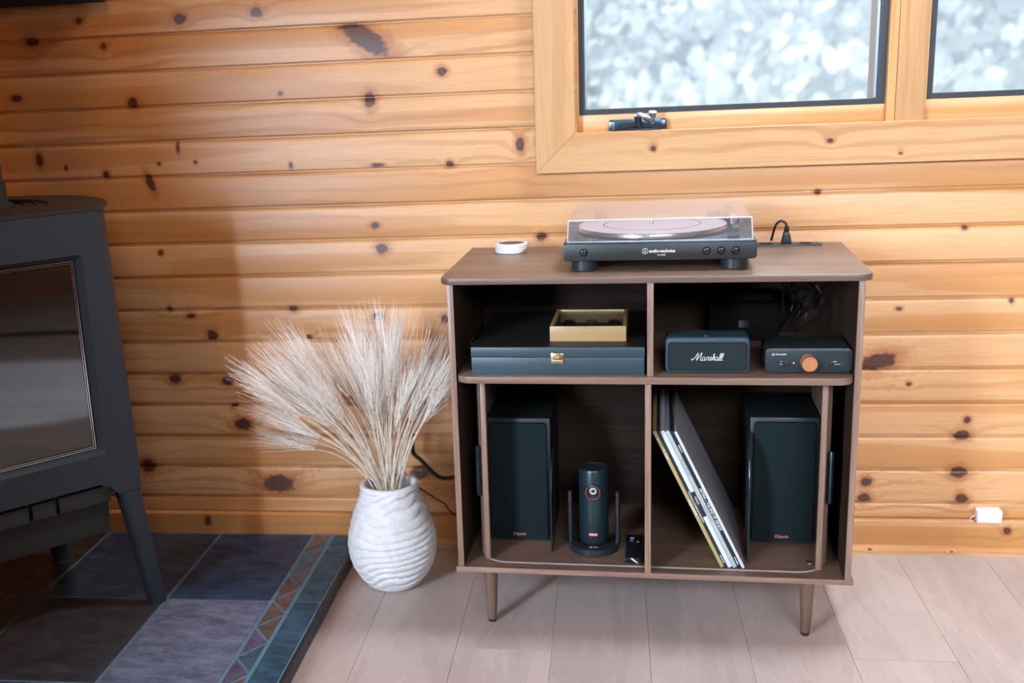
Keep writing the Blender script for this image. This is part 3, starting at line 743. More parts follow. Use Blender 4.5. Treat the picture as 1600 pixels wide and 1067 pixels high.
# platter
pc = (-.012, .170)
obj('platter', la([(0, .0561), (.140, .0561), (.148, .0585), (.1485, .0655), (.1475, .0672), (0, .0672)], 72, (pc[0], pc[1], 0)), M['aluminium'], tt)
m_, nt, b = newmat('translucent_record')
tcn = N(nt, 'ShaderNodeTexCoord').outputs['Object']
mp_ = mapping(nt, tcn, loc=(-pc[0], -pc[1], 0)); ln = N(nt, 'ShaderNodeVectorMath', operation='LENGTH'); nt.links.new(mapping(nt, mp_, (1, 1, 0)), ln.inputs[0])
grv = math_(nt, 'SINE', math_(nt, 'MULTIPLY', ln.outputs['Value'], 2600.0))
b.inputs['Base Color'].default_value = (.66, .60, .62, 1); b.inputs['Roughness'].default_value = .25; b.inputs['Coat Weight'].default_value = .5; b.inputs['Coat Roughness'].default_value = .1
bump(nt, b, grv, .05, .0002)
obj('slipmat', la([(0, .0673), (.1475, .0673), (.1475, .0683), (0, .0683)], 72, (pc[0], pc[1], 0)), m_, tt)
obj('spindle', la([(.0036, .0684), (.0036, .080), (.0025, .082), (0, .082)], 16, (pc[0], pc[1], 0)), M['chrome'], tt)
obj('platter_ring', la([(.098, .0684), (.098, .0688), (.095, .0688), (.095, .0684)], 60, (pc[0], pc[1], 0), cap=False), M['aluminium'], tt)
# tonearm
arm = obj('tonearm', tb([(.146, .235, .079), (.146, .10, .079), (.143, .055, .076)], .0032, 10), M['black_plastic'], tt)
obj('arm_base', la([(.020, .0561), (.020, .066), (.014, .069), (.014, .084), (0, .084)], 28, (.146, .245, 0)), M['black_plastic'], arm)
obj('headshell', bx(.137, .149, .028, .062, .068, .078, bev=.001), M['black_plastic'], arm)
obj('arm_rest', bx(.128, .150, .022, .040, .0561, .0650, bev=.001), M['black_plastic'], tt)
obj('arm_clip', bx(.140, .151, .128, .141, .070, .088, bev=.001), M['white_plastic'], tt)
obj('counterweight', la([(.012, .262), (.013, .265), (.013, .282), (.010, .285)], 24, (.146, 0, .079), axis='y'), M['black_plastic'], arm)
# dust cover: five thin acrylic walls, top sloping back
x0c, x1c, y0c, y1c = -.172, .172, .006, .322; zc0, zf, zk = .0562, .0980, .0985
bm = bmesh.new()
def shell(bm, off):
    i = off
    A = [bm.verts.new(p) for p in ((x0c+i, y0c+i, zc0), (x1c-i, y0c+i, zc0), (x1c-i, y1c-i, zc0), (x0c+i, y1c-i, zc0))]
    B = [bm.verts.new(p) for p in ((x0c+i+.002, y0c+i+.001, zf-i), (x1c-i-.002, y0c+i+.001, zf-i), (x1c-i-.002, y1c-i, zk-i), (x0c+i+.002, y1c-i, zk-i))]
    return A, B
Ao, Bo = shell(bm, 0); Ai, Bi = shell(bm, .0022)
ring_faces(bm, Ao, Bo); bm.faces.new(Bo); ring_faces(bm, Ai, Bi); bm.faces.new(Bi); ring_faces(bm, Ao, Ai)
bmesh.ops.recalc_face_normals(bm, faces=bm.faces[:])
M['acrylic_edge'] = plain('acrylic_edge', (.62, .66, .78), .15, spec=.8)
dc = obj('dust_cover', bm, M['acrylic'], tt, smooth=False)
bm = bmesh.new()
tube(bm, [(x0c+.0025, y0c+.001, zf), (x1c-.0025, y0c+.001, zf)], .0013, 6); tube(bm, [(x1c-.0025, y0c+.001, zf), (x1c, y0c, zc0+.001)], .0011, 6); tube(bm, [(x0c+.0025, y0c+.001, zf), (x0c, y0c, zc0+.001)], .0011, 6)
tube(bm, [(x0c, y0c, zc0+.001), (x1c, y0c, zc0+.001)], .0008, 6)
obj('cover_edge', bm, M['acrylic_edge'], dc)
for hx in (-.12, .12): obj('hinge', bx(hx-.015, hx+.015, .3225, .338, .045, .075, bev=.002), M['black_plastic'], tt)

# ================================================================== THINGS ON THE TOP
cd = cthing('candle_dish', 'small round white holder with a dark centre on the cabinet top left', 'holder', -.2985, .334, H)
obj('body', la([(0, 0), (.0335, 0), (.035, .001), (.0362, .0190), (.0352, .0202), (.0285, .0202), (.0285, .0175), (0, .0175)], 48), M['ceramic_white'], cd)
obj('centre', la([(0, .0176), (.0283, .0176), (.0283, .0196), (0, .0202)], 40), M['dark_wax'], cd)
m_, nt, b = newmat('wood_inlay'); b.inputs['Base Color'].default_value = (.50, .27, .20, 1); b.inputs['Roughness'].default_value = .6
bm = bmesh.new()
A = []
for i in range(9):
    a = math.radians(-52+i*9); lo = .001; hi = .0015+.0165*(i/8)**.8
    r0, r1_ = .0353+.001*lo/.019, .0352+.0012*hi/.019
    A.append((bm.verts.new((r0*math.cos(a), r0*math.sin(a), lo)), bm.verts.new(((r1_+.0003)*math.cos(a), (r1_+.0003)*math.sin(a), hi))))
for i in range(8): bm.faces.new([A[i][0], A[i+1][0], A[i+1][1], A[i][1]])
obj('pink_patch', bm, m_, cd)

# ================================================================== UPPER SHELF
ZS = .5452
bxo = cthing('black_case', 'flat black lidded box with a brass plate on the upper left shelf', 'box', -.1755, .014, ZS)
obj('box_base', bx(-.1665, .1665, 0, .345, 0, .0345, bev=.001), M['blue_box'], bxo)
obj('box_lid', bx(-.1672, .1672, -.0008, .3455, .0352, .0545, bev=.001), M['blue_box'], bxo)
obj('lid_panel', bx(-.1655, .1655, .003, .3435, .0546, .0549), M['box_lid_top'], bxo)
pl_ = obj('brass_plate', bx(-.0120, .0125, -.0035, -.001, .0235, .0435, bev=.0005), M['brass'], bxo, rot=(0, math.radians(2), 0))
text('Lil', .008, pl_, (0, -.0037, .0360), FRONT, M['white_print'], align='CENTER')
obj('lettering', bx(-.009, .009, -.0038, -.0036, .0285, .0300), M['white_print'], pl_)

oakm = pine('light_oak_box', [], seed=71, tone=.4, base=((.48, .33, .16), (.40, .25, .10)))
wb = cthing('wooden_display_box', 'shallow pale wood box with glass lid on top of the black box', 'box', -.1185, .062, ZS+.0551)
# outer .148 x .17 x .030
obj('front_wall', bx(-.0740, .0740, 0, .008, 0, .030, bev=.0006), oakm, wb); obj('back_wall', bx(-.0740, .0740, .162, .170, 0, .030, bev=.0006), oakm, wb)
oaky = plain('oak_side', (.30, .19, .085), .5, var=.2, nscale=60)
obj('side_wall', bx(-.0740, -.0665, .0082, .1618, 0, .030, bev=.0006), oaky, wb); obj('side_wall', bx(.0665, .0740, .0082, .1618, 0, .030, bev=.0006), oaky, wb)
obj('floor_panel', bx(-.0662, .0662, .0082, .1618, 0, .003), M['black_matte'], wb)
obj('glass_lid', bx(-.0662, .0662, .0082, .1618, .0262, .0280), glassmat('box_glass', (.9, .9, .9), .02), wb)
stone = plain('dark_gem', (.05, .07, .075), .2)
for i in range(9):
    cx, cy = -.045+.045*(i % 3), .04+.045*(i//3)
    o = obj('keepsake', la([(0, 0), (.012+.003*(i % 2), .001), (.014, .006), (.009, .012), (0, .013)], 16, (cx, cy, .0031)), stone if i % 2 else M['gunmetal'], wb)
obj('cross_charm', tb(smoothpath([(.000, .050, .0200), (.004, .070, .0225), (.0, .100, .0220)], 4), .0030, 8), M['chrome'], wb)
obj('cross_bar', tb([(-.006, .078, .0205), (.009, .080, .0205)], .0018, 8), M['chrome'], wb)

# ---- small guitar-amp styled speaker
sp = cthing('portable_speaker', 'small teal black portable speaker with script lettering on the upper right shelf', 'speaker', .108, .028, ZS)
bm = bmesh.new(); prism(bm, rrect(.156, .0695, .010, 6, 0, .03575), .0, .066, axis='y', bev=.004, seg=3); obj('body', bm, M['vinyl_teal'], sp)
obj('grille_back', pr(rrect(.1440, .0530, .006, 4, 0, .0338), -.0012, -.0002), M['grille_back'], sp)
bm = bmesh.new()
t_ = .0009; w_, h_, c_ = .1425, .0515, .0338
def clip(p, d, lo, hi):
    t0, t1 = -9, 9
    for i in range(2):
        if abs(d[i]) < 1e-9: continue
        a, b_ = (lo[i]-p[i])/d[i], (hi[i]-p[i])/d[i]
        if a > b_: a, b_ = b_, a
        t0, t1 = max(t0, a), min(t1, b_)
    return (t0, t1) if t1 > t0+.001 else None
for sg in (1, -1):
    d = Vector((math.cos(sg*.62), math.sin(sg*.62)))
    q = Vector((-d.y, d.x))
    for i in range(-30, 31):
        p = Vector((0, c_))+q*i*.0034
        r_ = clip(p, d, (-w_/2, c_-h_/2), (w_/2, c_+h_/2))
        if r_:
            a, b_ = p+d*r_[0], p+d*r_[1]
            tube(bm, [(a.x, -.0018-.0003*sg, a.y), (b_.x, -.0018-.0003*sg, b_.y)], .00042, 3)
obj('grille', bm, M['grille_wire'], sp)
bm = bmesh.new()
pts = [(p[0], -.0016, p[1]) for p in rrect(.1440, .0530, .006, 4, 0, .0338)]; tube(bm, pts+[pts[0]], .0011, 6)
obj('grille_piping', bm, M['black_matte'], sp)
# script lettering, hand drawn strokes (units mm)
strokes = [
 [(-27, -5), (-29, -4), (-29, -2), (-26, -2.5), (-22, 2), (-18, 9), (-17, 9), (-18, 3), (-20, -5)],
 [(-20, -5), (-15, 3), (-11, 9), (-10, 9), (-11.5, 3), (-13, -4), (-11.5, -5), (-9.5, -3)],
 [(-4.5, 1.5), (-6.5, 2.2), (-9, 0), (-9.3, -3.6), (-7.5, -4.8), (-5.2, -2), (-4.2, 1.5), (-5.2, -3.2), (-4, -4.8), (-2.2, -2.8)],
 [(-2.2, -2.8), (-.6, 1.8), (0, 2.6), (.2, 1.2), (2.6, 1.8), (2.0, -1), (1.3, -3.6), (2.2, -4.7), (4, -3)],
 [(4, -3), (6, 1), (6.8, 2.6), (7.4, -1), (6.8, -4.2), (4.6, -4.6), (4.2, -3.4)],
 [(7, -4), (10, -1), (13, 5), (13.2, 8), (12, 7), (10.5, 1), (9.4, -4.8)],
 [(9.6, -3.8), (11.6, .8), (13.2, 2), (13.4, 0), (12.4, -3.4), (13.4, -4.7), (15, -3)],
 [(19.2, 1.5), (17.4, 2.2), (15.2, 0), (14.8, -3.6), (16.4, -4.8), (18.6, -2), (19.6, 1.5), (18.6, -3.2), (19.6, -4.8), (21.2, -3)],
 [(21.2, -3), (24.4, 2), (26, 7), (25.4, 9), (24, 7), (22.2, 0), (22, -3.6), (23.2, -4.8), (24.8, -3.2)],
 [(24.8, -3.2), (28, 2), (29.8, 7), (29.2, 9), (27.6, 7), (25.8, 0), (25.6, -3.6), (26.8, -4.8), (28.6, -3.6)]]
bm = bmesh.new()
for st in strokes:
    tube(bm, [(p.x*.001, -.0036, .0315+p.y*.001) for p in [Vector((a, b_, 0)) for a, b_ in st] for p in [p]] if len(st) < 3 else [(p.x*.001, -.0036, .0315+p.y*.001) for p in smoothpath([(a, b_, 0) for a, b_ in st], 5)], .00062, 6)
obj('script_lettering', bm, M['white_print'], sp)
obj('control_knob', la([(0, .0705), (.0070, .0706), (.0075, .0725), (.0062, .0740), (0, .0745)], 24, (-.003, .014, 0)), M['brass'], sp)

# ---- amplifier
am = cthing('stereo_amplifier', 'black compact amplifier with a copper volume knob on the upper right shelf', 'amplifier', .2925, .030, ZS)
AW, AH = .155, .0445
bm = bmesh.new(); prism(bm, rrect(AW, AH, .009, 6, 0, .003+AH/2, (1, 1, 1, 1)), .0045, .110, axis='y', bev=.001); obj('body', bm, M['black_plastic'], am)
fo = rrect(AW+.001, AH+.001, .0095, 6, 0, .003+AH/2)
obj('faceplate', pr(fo, 0, .0043, bev=.0008), plain('anodised_face', (.028, .042, .050), .38, metal=.3), am)
bm = bmesh.new(); e_ = [(p[0], .0006, p[1]) for p in fo if p[1] > .025]; tube(bm, e_, .0004, 5); obj('edge_highlight', bm, M['aluminium'], am)
for fx in (-.055, .055): obj('foot', la([(.009, 0), (.009, .0028)], 18, (fx, .02, 0)), M['rubber'], am)
for fx in (-.055, .055): obj('foot', la([(.009, 0), (.009, .0028)], 18, (fx, .09, 0)), M['rubber'], am)
kn_ = obj('volume_knob', la([(.0152, -.0002), (.0152, -.003), (.0146, -.0035), (.0142, -.0185), (.0136, -.0192), (0, -.0192)], 48, (0, 0, .0225), axis='y', cap=False), M['copper'], am)
obj('knob_marker', bx(.0055, .0085, -.0196, -.0193, .0130, .0142), M['brass'], kn_)
for tx in (-.0400, .0415):
    tg = obj('toggle_switch', la([(.0042, -.0001), (.0042, -.0015), (.0028, -.0018), (.0028, -.004), (0, -.004)], 16, (tx, 0, .0200), axis='y', cap=False), M['gunmetal'], am)
    obj('lever', tb([(tx, -.003, .0200), (tx, -.0085, .0165)], .0016, 8, r1=.0022), M['chrome'], tg)
led_m, nt, b = newmat('power_led'); b.inputs['Base Color'].default_value = (.9, .3, .25, 1); b.inputs['Emission Color'].default_value = (1, .35, .3, 1); b.inputs['Emission Strength'].default_value = 2.5
obj('power_light', la([(.0013, 0), (.0011, -.0008), (0, -.001)], 12, (-.0268, 0, .0205), axis='y', cap=False), led_m, am)
text('FOSI AUDIO', .0036, am, (-.0600, -.0004, .0370), FRONT, M['white_print'], bold=.0001)
bm = bmesh.new(); R_ = .0020; tube(bm, [(-.0640+R_*math.cos(i*PI/8), -.0005, .0370+R_*math.sin(i*PI/8)) for i in range(17)], .0004, 5); tube(bm, [(-.0648, -.0005, .0355), (-.0640, -.0005, .0375), (-.0632, -.0005, .0375)], .0003, 5)
obj('emblem', bm, M['white_print'], am)
for s_, x_, z_ in (('OFF', -.0510, .0235), ('BAR', -.0515, .0182), ('MODE', .0440, .0235), ('BLUETOOTH', .0440, .0182)):
    text(s_, .0022, am, (x_, -.0004, z_), FRONT, M['white_print'], bold=.00005)

# ---- black charger box and cables at the back of the right compartment
hub = cthing('power_brick', 'black power brick behind the teal speaker in the upper right compartment', 'power supply', .193, .300, ZS)
deepb = plain('deep_black', (.0025, .0025, .0025), .8, spec=.08)
obj('case', bx(-.072, .072, 0, .075, 0, .082, bev=.004), deepb, hub)
obj('cap', bx(-.060, .060, .006, .07, .0822, .100, bev=.006), deepb, hub)
obj('socket', bx(-.01, .012, -.0008, 0, .03, .045), M['black_gloss'], hub)
cb = cthing('audio_cables', 'tangle of thin black cables behind the amplifier', 'cables', .30, .25, ZS)
r2 = random.Random(3)
for i in range(5):
    pts = [(-.055+.016*i, .10, .015)]
    for j in range(5): pts.append((-.05+.02*i+r2.uniform(-.03, .03), .01+r2.uniform(0, .09), .06+.02*j*r2.uniform(.6, 1.2)))
    pts.append((.02+.008*i, .13, .155))
    pts = [(min(max(p[0], -.026), .062), p[1], p[2]) for p in pts]
    obj('cable', tb(smoothpath(pts, 6), .0022, 7), M['cable'], cb)
for (x_, z_) in ((-.018, .075), (.010, .058), (.040, .088)):
    obj('metal_plug', tb([(x_, .0, z_), (x_+.004, .004, z_+.011)], .0020, 8), M['chrome'], cb)

# ================================================================== LOWER COMPARTMENTS
ZD = .1396
def bookshelf_speaker(x, y, label):
    t = cthing('bookshelf_speaker', label, 'speaker', x, y, ZD, 0, 'pair of black bookshelf speakers')
    w, h, d = .136, .272, .190
    obj('enclosure', bx(-w/2, w/2, .006, d, .003, .003+h, bev=.002), M['speaker_box'], t)
    obj('baffle', bx(-w/2, w/2, 0, .0057, .003, .003+h, bev=.002), M['black_plastic'], t)
    g = obj('grille', pr(rrect(w-.014, h-.014, .008, 4, 0, .003+h/2), -.010, -.0004, bev=.003), M['grille_cloth'], t)
    text('Klipsch', .0095, g, (-.014, -.0104, .021), FRONT, M['copper_print'], bold=.00012)
    for sx in (-1, 1):
        for yy in (.02, .165): obj('foot', la([(.007, 0), (.007, .0029)], 14, (sx*.055, yy, 0)), M['rubber'], t)
    return t
bookshelf_speaker(-.2725, .150, 'black bookshelf speaker with cloth grille in the left lower compartment')
bookshelf_speaker(.2700, .176, 'black bookshelf speaker with cloth grille in the right lower compartment')
# thin steel bookends with curved front edge
def bookend(x, y0, label, up=.215, back=.085):
    t = cthing('steel_bookend', label, 'bookend', x, y0, ZD, 0, 'curved steel bookends')
    pts = [(0, .0012), (0, .10)]
    for i in range(1, 13):
        a = i/12*PI/2; pts.append((back*(1-math.cos(a)), .10+(up-.10)*math.sin(a)))
    pts += [(back, .0012)]
    obj('upright_plate', pr(pts, -.0008, .0008, axis='x'), M['steel_dark'], t, smooth=False)
    return t
b1 = bookend(-.2000, .092, 'thin curved steel bookend beside the left speaker')
b2 = bookend(.1960, .080, 'thin curved steel bookend between records and the right speaker', .250, .085)

# ---- cylindrical projector
pj = cthing('mini_projector', 'black cylindrical mini projector standing in a ring stand', 'projector', -.1140, .128, ZD)
bm = bmesh.new(); lathe(bm, [(.0, 0), (.050, 0), (.052, .002), (.052, .013), (.0505, .0145), (.036, .0145), (.035, .0105), (0, .0105)], 56); obj('stand_ring', bm, M['black_plastic'], pj)
for sx in (-1, 1):
    pp = [(sx*.0485, -.006, .012), (sx*.0492, -.006, .060), (sx*.0492, -.006, .122), (sx*.0480, -.006, .128)]
    obj('stand_post', tb(pp, .0048, 12), M['steel_dark'], pj)
body_m = plain('projector_body', (.022, .045, .058), .33, metal=.5)
cyl = obj('body', la([(.0, .0165), (.026, .0165), (.0285, .019), (.0305, .024), (.0305, .176), (.0290, .1795), (.0275, .180), (.0265, .1788), (0, .1788)], 56), body_m, pj)
obj('base_seat', la([(.025, .0106), (.0255, .0163)], 40), M['chrome'], pj)
zl = .1345
obj('lens_bezel', la([(.0165, -.0255), (.0168, -.0325), (.0155, -.0335), (.0148, -.0325), (.0146, -.0300), (0, -.0300)], 44, (0, 0, zl), axis='y', cap=False), M['black_gloss'], pj)
M['lens_metal'] = plain('lens_metal', (.55, .55, .52), .4)
lr_m = plain('red_lens_ring', (.55, .11, .10), .35)
obj('lens_ring', la([(.0149, -.0326), (.0152, -.0330), (.0145, -.0333), (.0141, -.0326)], 44, (0, 0, zl), axis='y', cap=False), lr_m, pj)
ln_ = obj('lens', la([(.0076, -.0301), (.0072, -.0318), (.0062, -.0326), (.0048, -.0318), (.0036, -.0306)], 32, (.0004, 0, zl+.0028), axis='y', cap=False), M['lens_metal'], pj)
obj('lens_glass', la([(.0045, -.0304), (.003, -.0315), (0, -.0319)], 24, (.0004, 0, zl+.0028), axis='y', cap=False), M['lens_glass'], ln_)
obj('focus_sensor', la([(.0030, -.0302), (.0030, -.0312), (.0020, -.0313), (.0020, -.0306), (0, -.0306)], 20, (0, 0, .052), axis='y', cap=False), M['gunmetal'], pj)
lb = obj('red_label', bx(-.0090, .0090, -.0312, -.0296, .0385, .0445, bev=.0003, seg=1), M['red_print'], pj)
text('NEBULA', .0042, lb, (0, -.0314, .0415), FRONT, M['white_print'], align='CENTER', bold=.0001)

# ---- small printed black box
sb = cthing('small_black_box', 'small flat black box with blue and white print beside the divider', 'box', -.0310, .053, ZD)
obj('carton', bx(-.0165, .0165, 0, .120, 0, .0125, bev=.0006), M['black_gloss'], sb)
M['blue_print'] = plain('blue_print', (.05, .28, .55), .4)
obj('blue_stripe', bx(-.0095, -.0015, .082, .091, .0126, .0129), M['blue_print'], sb)
obj('white_stripe', bx(-.0090, -.0010, .098, .104, .0126, .0129), M['white_print'], sb)
obj('white_mark', bx(.0055, .0105, .080, .084, .0126, .0129), M['white_print'], sb)
bm = bmesh.new(); prism(bm, [(-.0065, .0115), (-.002, .0115), (.004, .006), (.0105, .0015), (.006, .0015), (-.001, .006)], -.0008, -.0002); obj('white_glint', bm, M['white_print'], sb)  # diagonal highlight on the front face, painted as a white strip

# ---- records
TH = math.radians(25.6)
def record(name, label, xb, thick, y0, mat, L=.3135, mats=None, words=()):
    t = cthing(name, label, 'record', xb, y0, ZD+.0002, 0, 'vinyl records leaning in the right lower compartment')
    rr = (0, -TH, 0)
    s_ = obj('sleeve', bx(0, thick, .0005, .313, 0, L, bev=.0004, seg=1), mats or mat, t, rot=rr)
    obj('spine', bx(.0001, thick-.0001, -.0001, .0004, .0005, L-.0005), mat, s_)
    for (s, sz, frac, m_) in words:
        text(s, sz, s_, (thick/2, -.0004, L*frac), (PI/2, PI/2, 0), m_, bold=.0001, ext=.0001)
    return t
gold = plain('gold_spine', (.42, .34, .13), .45, var=.12); dk = plain('dark_sleeve', (.012, .016, .018), .4)
wht = plain('white_sleeve', (.66, .70, .74), .4, var=.05); slv = plain('silver_sleeve', (.42, .46, .50), .4, var=.12); gry = plain('grey_spine', (.30, .32, .33), .4)
wht2 = plain('cream_white_sleeve', (.62, .62, .66), .32, var=.03)
shaded_face = plain('white_sleeve_shaded', (.38, .38, .41), .32, var=.1)  # white cover toned down to grey; the compartment's shade is in the colour
record('vinyl_record', 'record with gold spine, leftmost of the leaning records', .1415, .0068, .046, gold, words=[('BLIND GATES  SOLD', .0052, .95, M['white_print']), ('SCHALLPLATTE', .0052, .50, M['white_print'])])
record('vinyl_record', 'record with black spine and small white print beside the gold one', .1495, .0056, .047, dk, words=[('LIVE IN CONCERT', .0038, .93, M['grille_wire']), ('THE ORIGINAL SOUNDTRACK RECORDING', .0036, .56, M['white_print']), ('POLYDOR', .0040, .09, M['white_print'])])
rt = record('vinyl_record', 'record with pale blue white spine and one dark band', .1562, .0082, .046, wht, words=[])
obj('dark_band', bx(.0003, .0079, -.0004, -.0002, .118, .175), dk, rt.children[0]); text('THRILLER', .0044, rt.children[0], (.0041, -.0007, .165), (PI/2, PI/2, 0), M['white_print'], bold=.0001)
record('vinyl_record', 'record with silver spine and dark grey print', .1659, .0078, .046, slv, words=[('BILLIE HOLIDAY', .0060, .80, gry), ('COLLECTION', .0060, .46, gry)])
record('vinyl_record', 'record with black spine lettered in white capitals', .1751, .0066, .047, dk, words=[('STEREO LP', .0036, .90, M['white_print']), ('ARTINA – THE END OF GENEVE', .0068, .585, M['white_print']), ('COLUMBIA', .0036, .08, M['white_print'])])
record('vinyl_record', 'white record sleeve, rightmost of the leaning records', .1830, .0055, .045, wht2, mats=shaded_face)

# ================================================================== WHITE SENSOR BOX on the baseboard
wbx = empty('sensor_box', 'small white plastic box on the baseboard ledge right of the cabinet', 'sensor', (.777, -.0142, .0790))
obj('body', bx(-.0275, .0275, -.016, .0135, .0, .0315, bev=.004, seg=3), M['white_plastic'], wbx)
obj('seam', bx(-.0277, -.0275, -.010, .008, .010, .012), M['black_matte'], wbx)
obj('wire', tb(smoothpath([(-.0270, -.004, .016), (-.036, -.006, .014), (-.040, -.004, .004), (-.034, .001, .0008)], 5), .0010, 6), M['white_plastic'], wbx)

# ================================================================== CORDS by the cabinet
c1 = obj('black_cable', tb(smoothpath([(-.535, -.055, .300), (-.538, -.052, .255), (-.518, -.050, .232), (-.495, -.050, .205), (-.478, -.050, .192), (-.455, -.050, .189), (-.40, -.048, .20), (-.33, -.045, .22)], 6), .0048, 10), M['cable'])
tag(c1, 'thick black power cord running from the vase behind the cabinet', 'cord')
c2 = obj('thin_cable', tb(smoothpath([(-.57, -.048, .215), (-.545, -.045, .175), (-.52, -.044, .155), (-.492, -.044, .136), (-.468, -.044, .120), (-.458, -.044, .104), (-.440, -.042, .092), (-.38, -.042, .088)], 6), .0019, 8), M['cable'])
tag(c2, 'thin black wire looping low behind the vase', 'cord')

# ================================================================== VASE
VC = Vector((-.562, -.235, 0))
vase = empty('ribbed_vase', 'rough white ribbed clay vase on the floor holding wheat', 'vase', VC)
prof = [(0, .0), (.035, 0), (.050, .002), (.062, .010), (.078, .030), (.091, .055), (.0985, .080), (.1005, .102), (.0985, .125), (.093, .150), (.085, .175), (.0755, .200), (.0680, .218), (.0655, .228), (.0660, .238), (.0625, .2455), (.0560, .246), (.0525, .240), (.054, .225), (.060, .205), (.075, .16), (.080, .10), (.05, .02), (0, .015)]
dense = []
for i in range(len(prof)-1):
    (r0, h0), (r1_, h1) = prof[i], prof[i+1]
    n = max(1, int(math.hypot(r1_-r0, h1-h0)/.0016)) if i < 15 else 3
    for j in range(n): t = j/n; dense.append((r0+(r1_-r0)*t, h0+(h1-h0)*t, i < 15))
dense.append((0, .015, False))
bm = bmesh.new(); NV = 120; rings = []
for (r, h, o_) in dense:
    ring = []
    for k in range(NV):
        a = 2*PI*k/NV; rr = r
        if o_ and .012 < h < .240:
            e = min(1, (h-.012)/.02)*min(1, (.240-h)/.008)
            wob = 1.3*mnoise.noise(Vector((math.cos(a)*1.2, math.sin(a)*1.2, h*9)))-.75*math.cos(a-.2)
            ph = h*1000/17.5+wob
            fr = ph-math.floor(ph)
            ridge = (math.sin(PI*fr))**.55
            am_ = .6+.7*mnoise.noise(Vector((math.cos(a)*2, math.sin(a)*2, math.floor(ph)*3.1)))
            rr = r + e*(-.0085+.0095*ridge)*max(.35, am_) + e*.0012*mnoise.noise(Vector((math.cos(a)*9, math.sin(a)*9, h*80)))
        ring.append(bm.verts.new((rr*math.cos(a), rr*math.sin(a), h)))
    rings.append(ring)
for i in range(len(rings)-1):
    for k in range(NV): bm.faces.new([rings[i][k], rings[i][(k+1) % NV], rings[i+1][(k+1) % NV], rings[i+1][k]])
bmesh.ops.remove_doubles(bm, verts=bm.verts[:], dist=1e-6); bmesh.ops.recalc_face_normals(bm, faces=bm.faces[:])
obj('body', bm, M['clay'], vase, angle=80)

# ================================================================== WHEAT
def ear_mesh(seed):
    r = random.Random(seed); bm = bmesh.new(); L = r.uniform(.058, .075); n = 11
    for i in range(n):
        z = L*i/n; sc = math.sin(PI*(.18+.72*i/n))
        for k_ in range(3):
            a = k_*2*PI/3+(i % 2)*PI/3
            c = Vector((math.cos(a)*.0030*sc, math.sin(a)*.0030*sc, z+.004)); tip = c+Vector((math.cos(a)*.0042, math.sin(a)*.0042, .0105))
            m1 = (c*.6+tip*.4)
            side = Vector((-math.sin(a), math.cos(a), 0))*.0023*sc; outv = Vector((math.cos(a), math.sin(a), 0))*.0020*sc
            v = [bm.verts.new(c-Vector((0, 0, .003))), bm.verts.new(m1+side), bm.verts.new(m1+outv), bm.verts.new(m1-side), bm.verts.new(m1-outv), bm.verts.new(tip)]
            for q in ((0, 1, 2), (0, 2, 3), (0, 3, 4), (0, 4, 1), (5, 2, 1), (5, 3, 2), (5, 4, 3), (5, 1, 4)): bm.faces.new([v[j] for j in q])
    e = mesh('ear', bm, M['ear'])
    bm = bmesh.new()
    for i in range(34):
        z = L*r.uniform(.05, 1); a = r.uniform(0, 2*PI); sp_ = r.uniform(.05, .30)
        ln = r.uniform(.065, .115)*(1.0 if z > .3*L else .85)
        p0 = Vector((math.cos(a)*.004, math.sin(a)*.004, z)); d = Vector((math.cos(a)*sp_, math.sin(a)*sp_, 1)).normalized()
        b2_ = Vector((r.uniform(-1, 1), r.uniform(-1, 1), 0))*.004
        tube(bm, [p0, p0+d*ln*.5+b2_*.5, p0+d*ln+b2_*r.uniform(-1, 1.5)], .00055, 3, r1=.0002)
    w_ = mesh('awns', bm, M['awn'])
    return e, w_
EARS = [ear_mesh(i+100) for i in range(8)]
rw = random.Random(11)
GL = 'dried wheat stalks in the white vase'
LB = 'pale dried wheat stalk with long bristles standing in the white ribbed vase'
LEFT_N = 26
specs = []
for i in range(24): specs.append((rw.uniform(-60, -38), rw.uniform(.19, .295), rw.uniform(10, 26)))        # left fan
for i in range(20): specs.append((rw.uniform(-38, -14), rw.uniform(.18, .30), rw.uniform(6, 16)))
for i in range(26): specs.append((rw.uniform(-14, 9), rw.uniform(.16, .275), rw.uniform(2, 8)))
for i in range(24): specs.append((rw.uniform(9, 34), rw.uniform(.15, .26), rw.uniform(4, 12)))
specs += [(-78, .165, 34), (-74, .185, 30)]
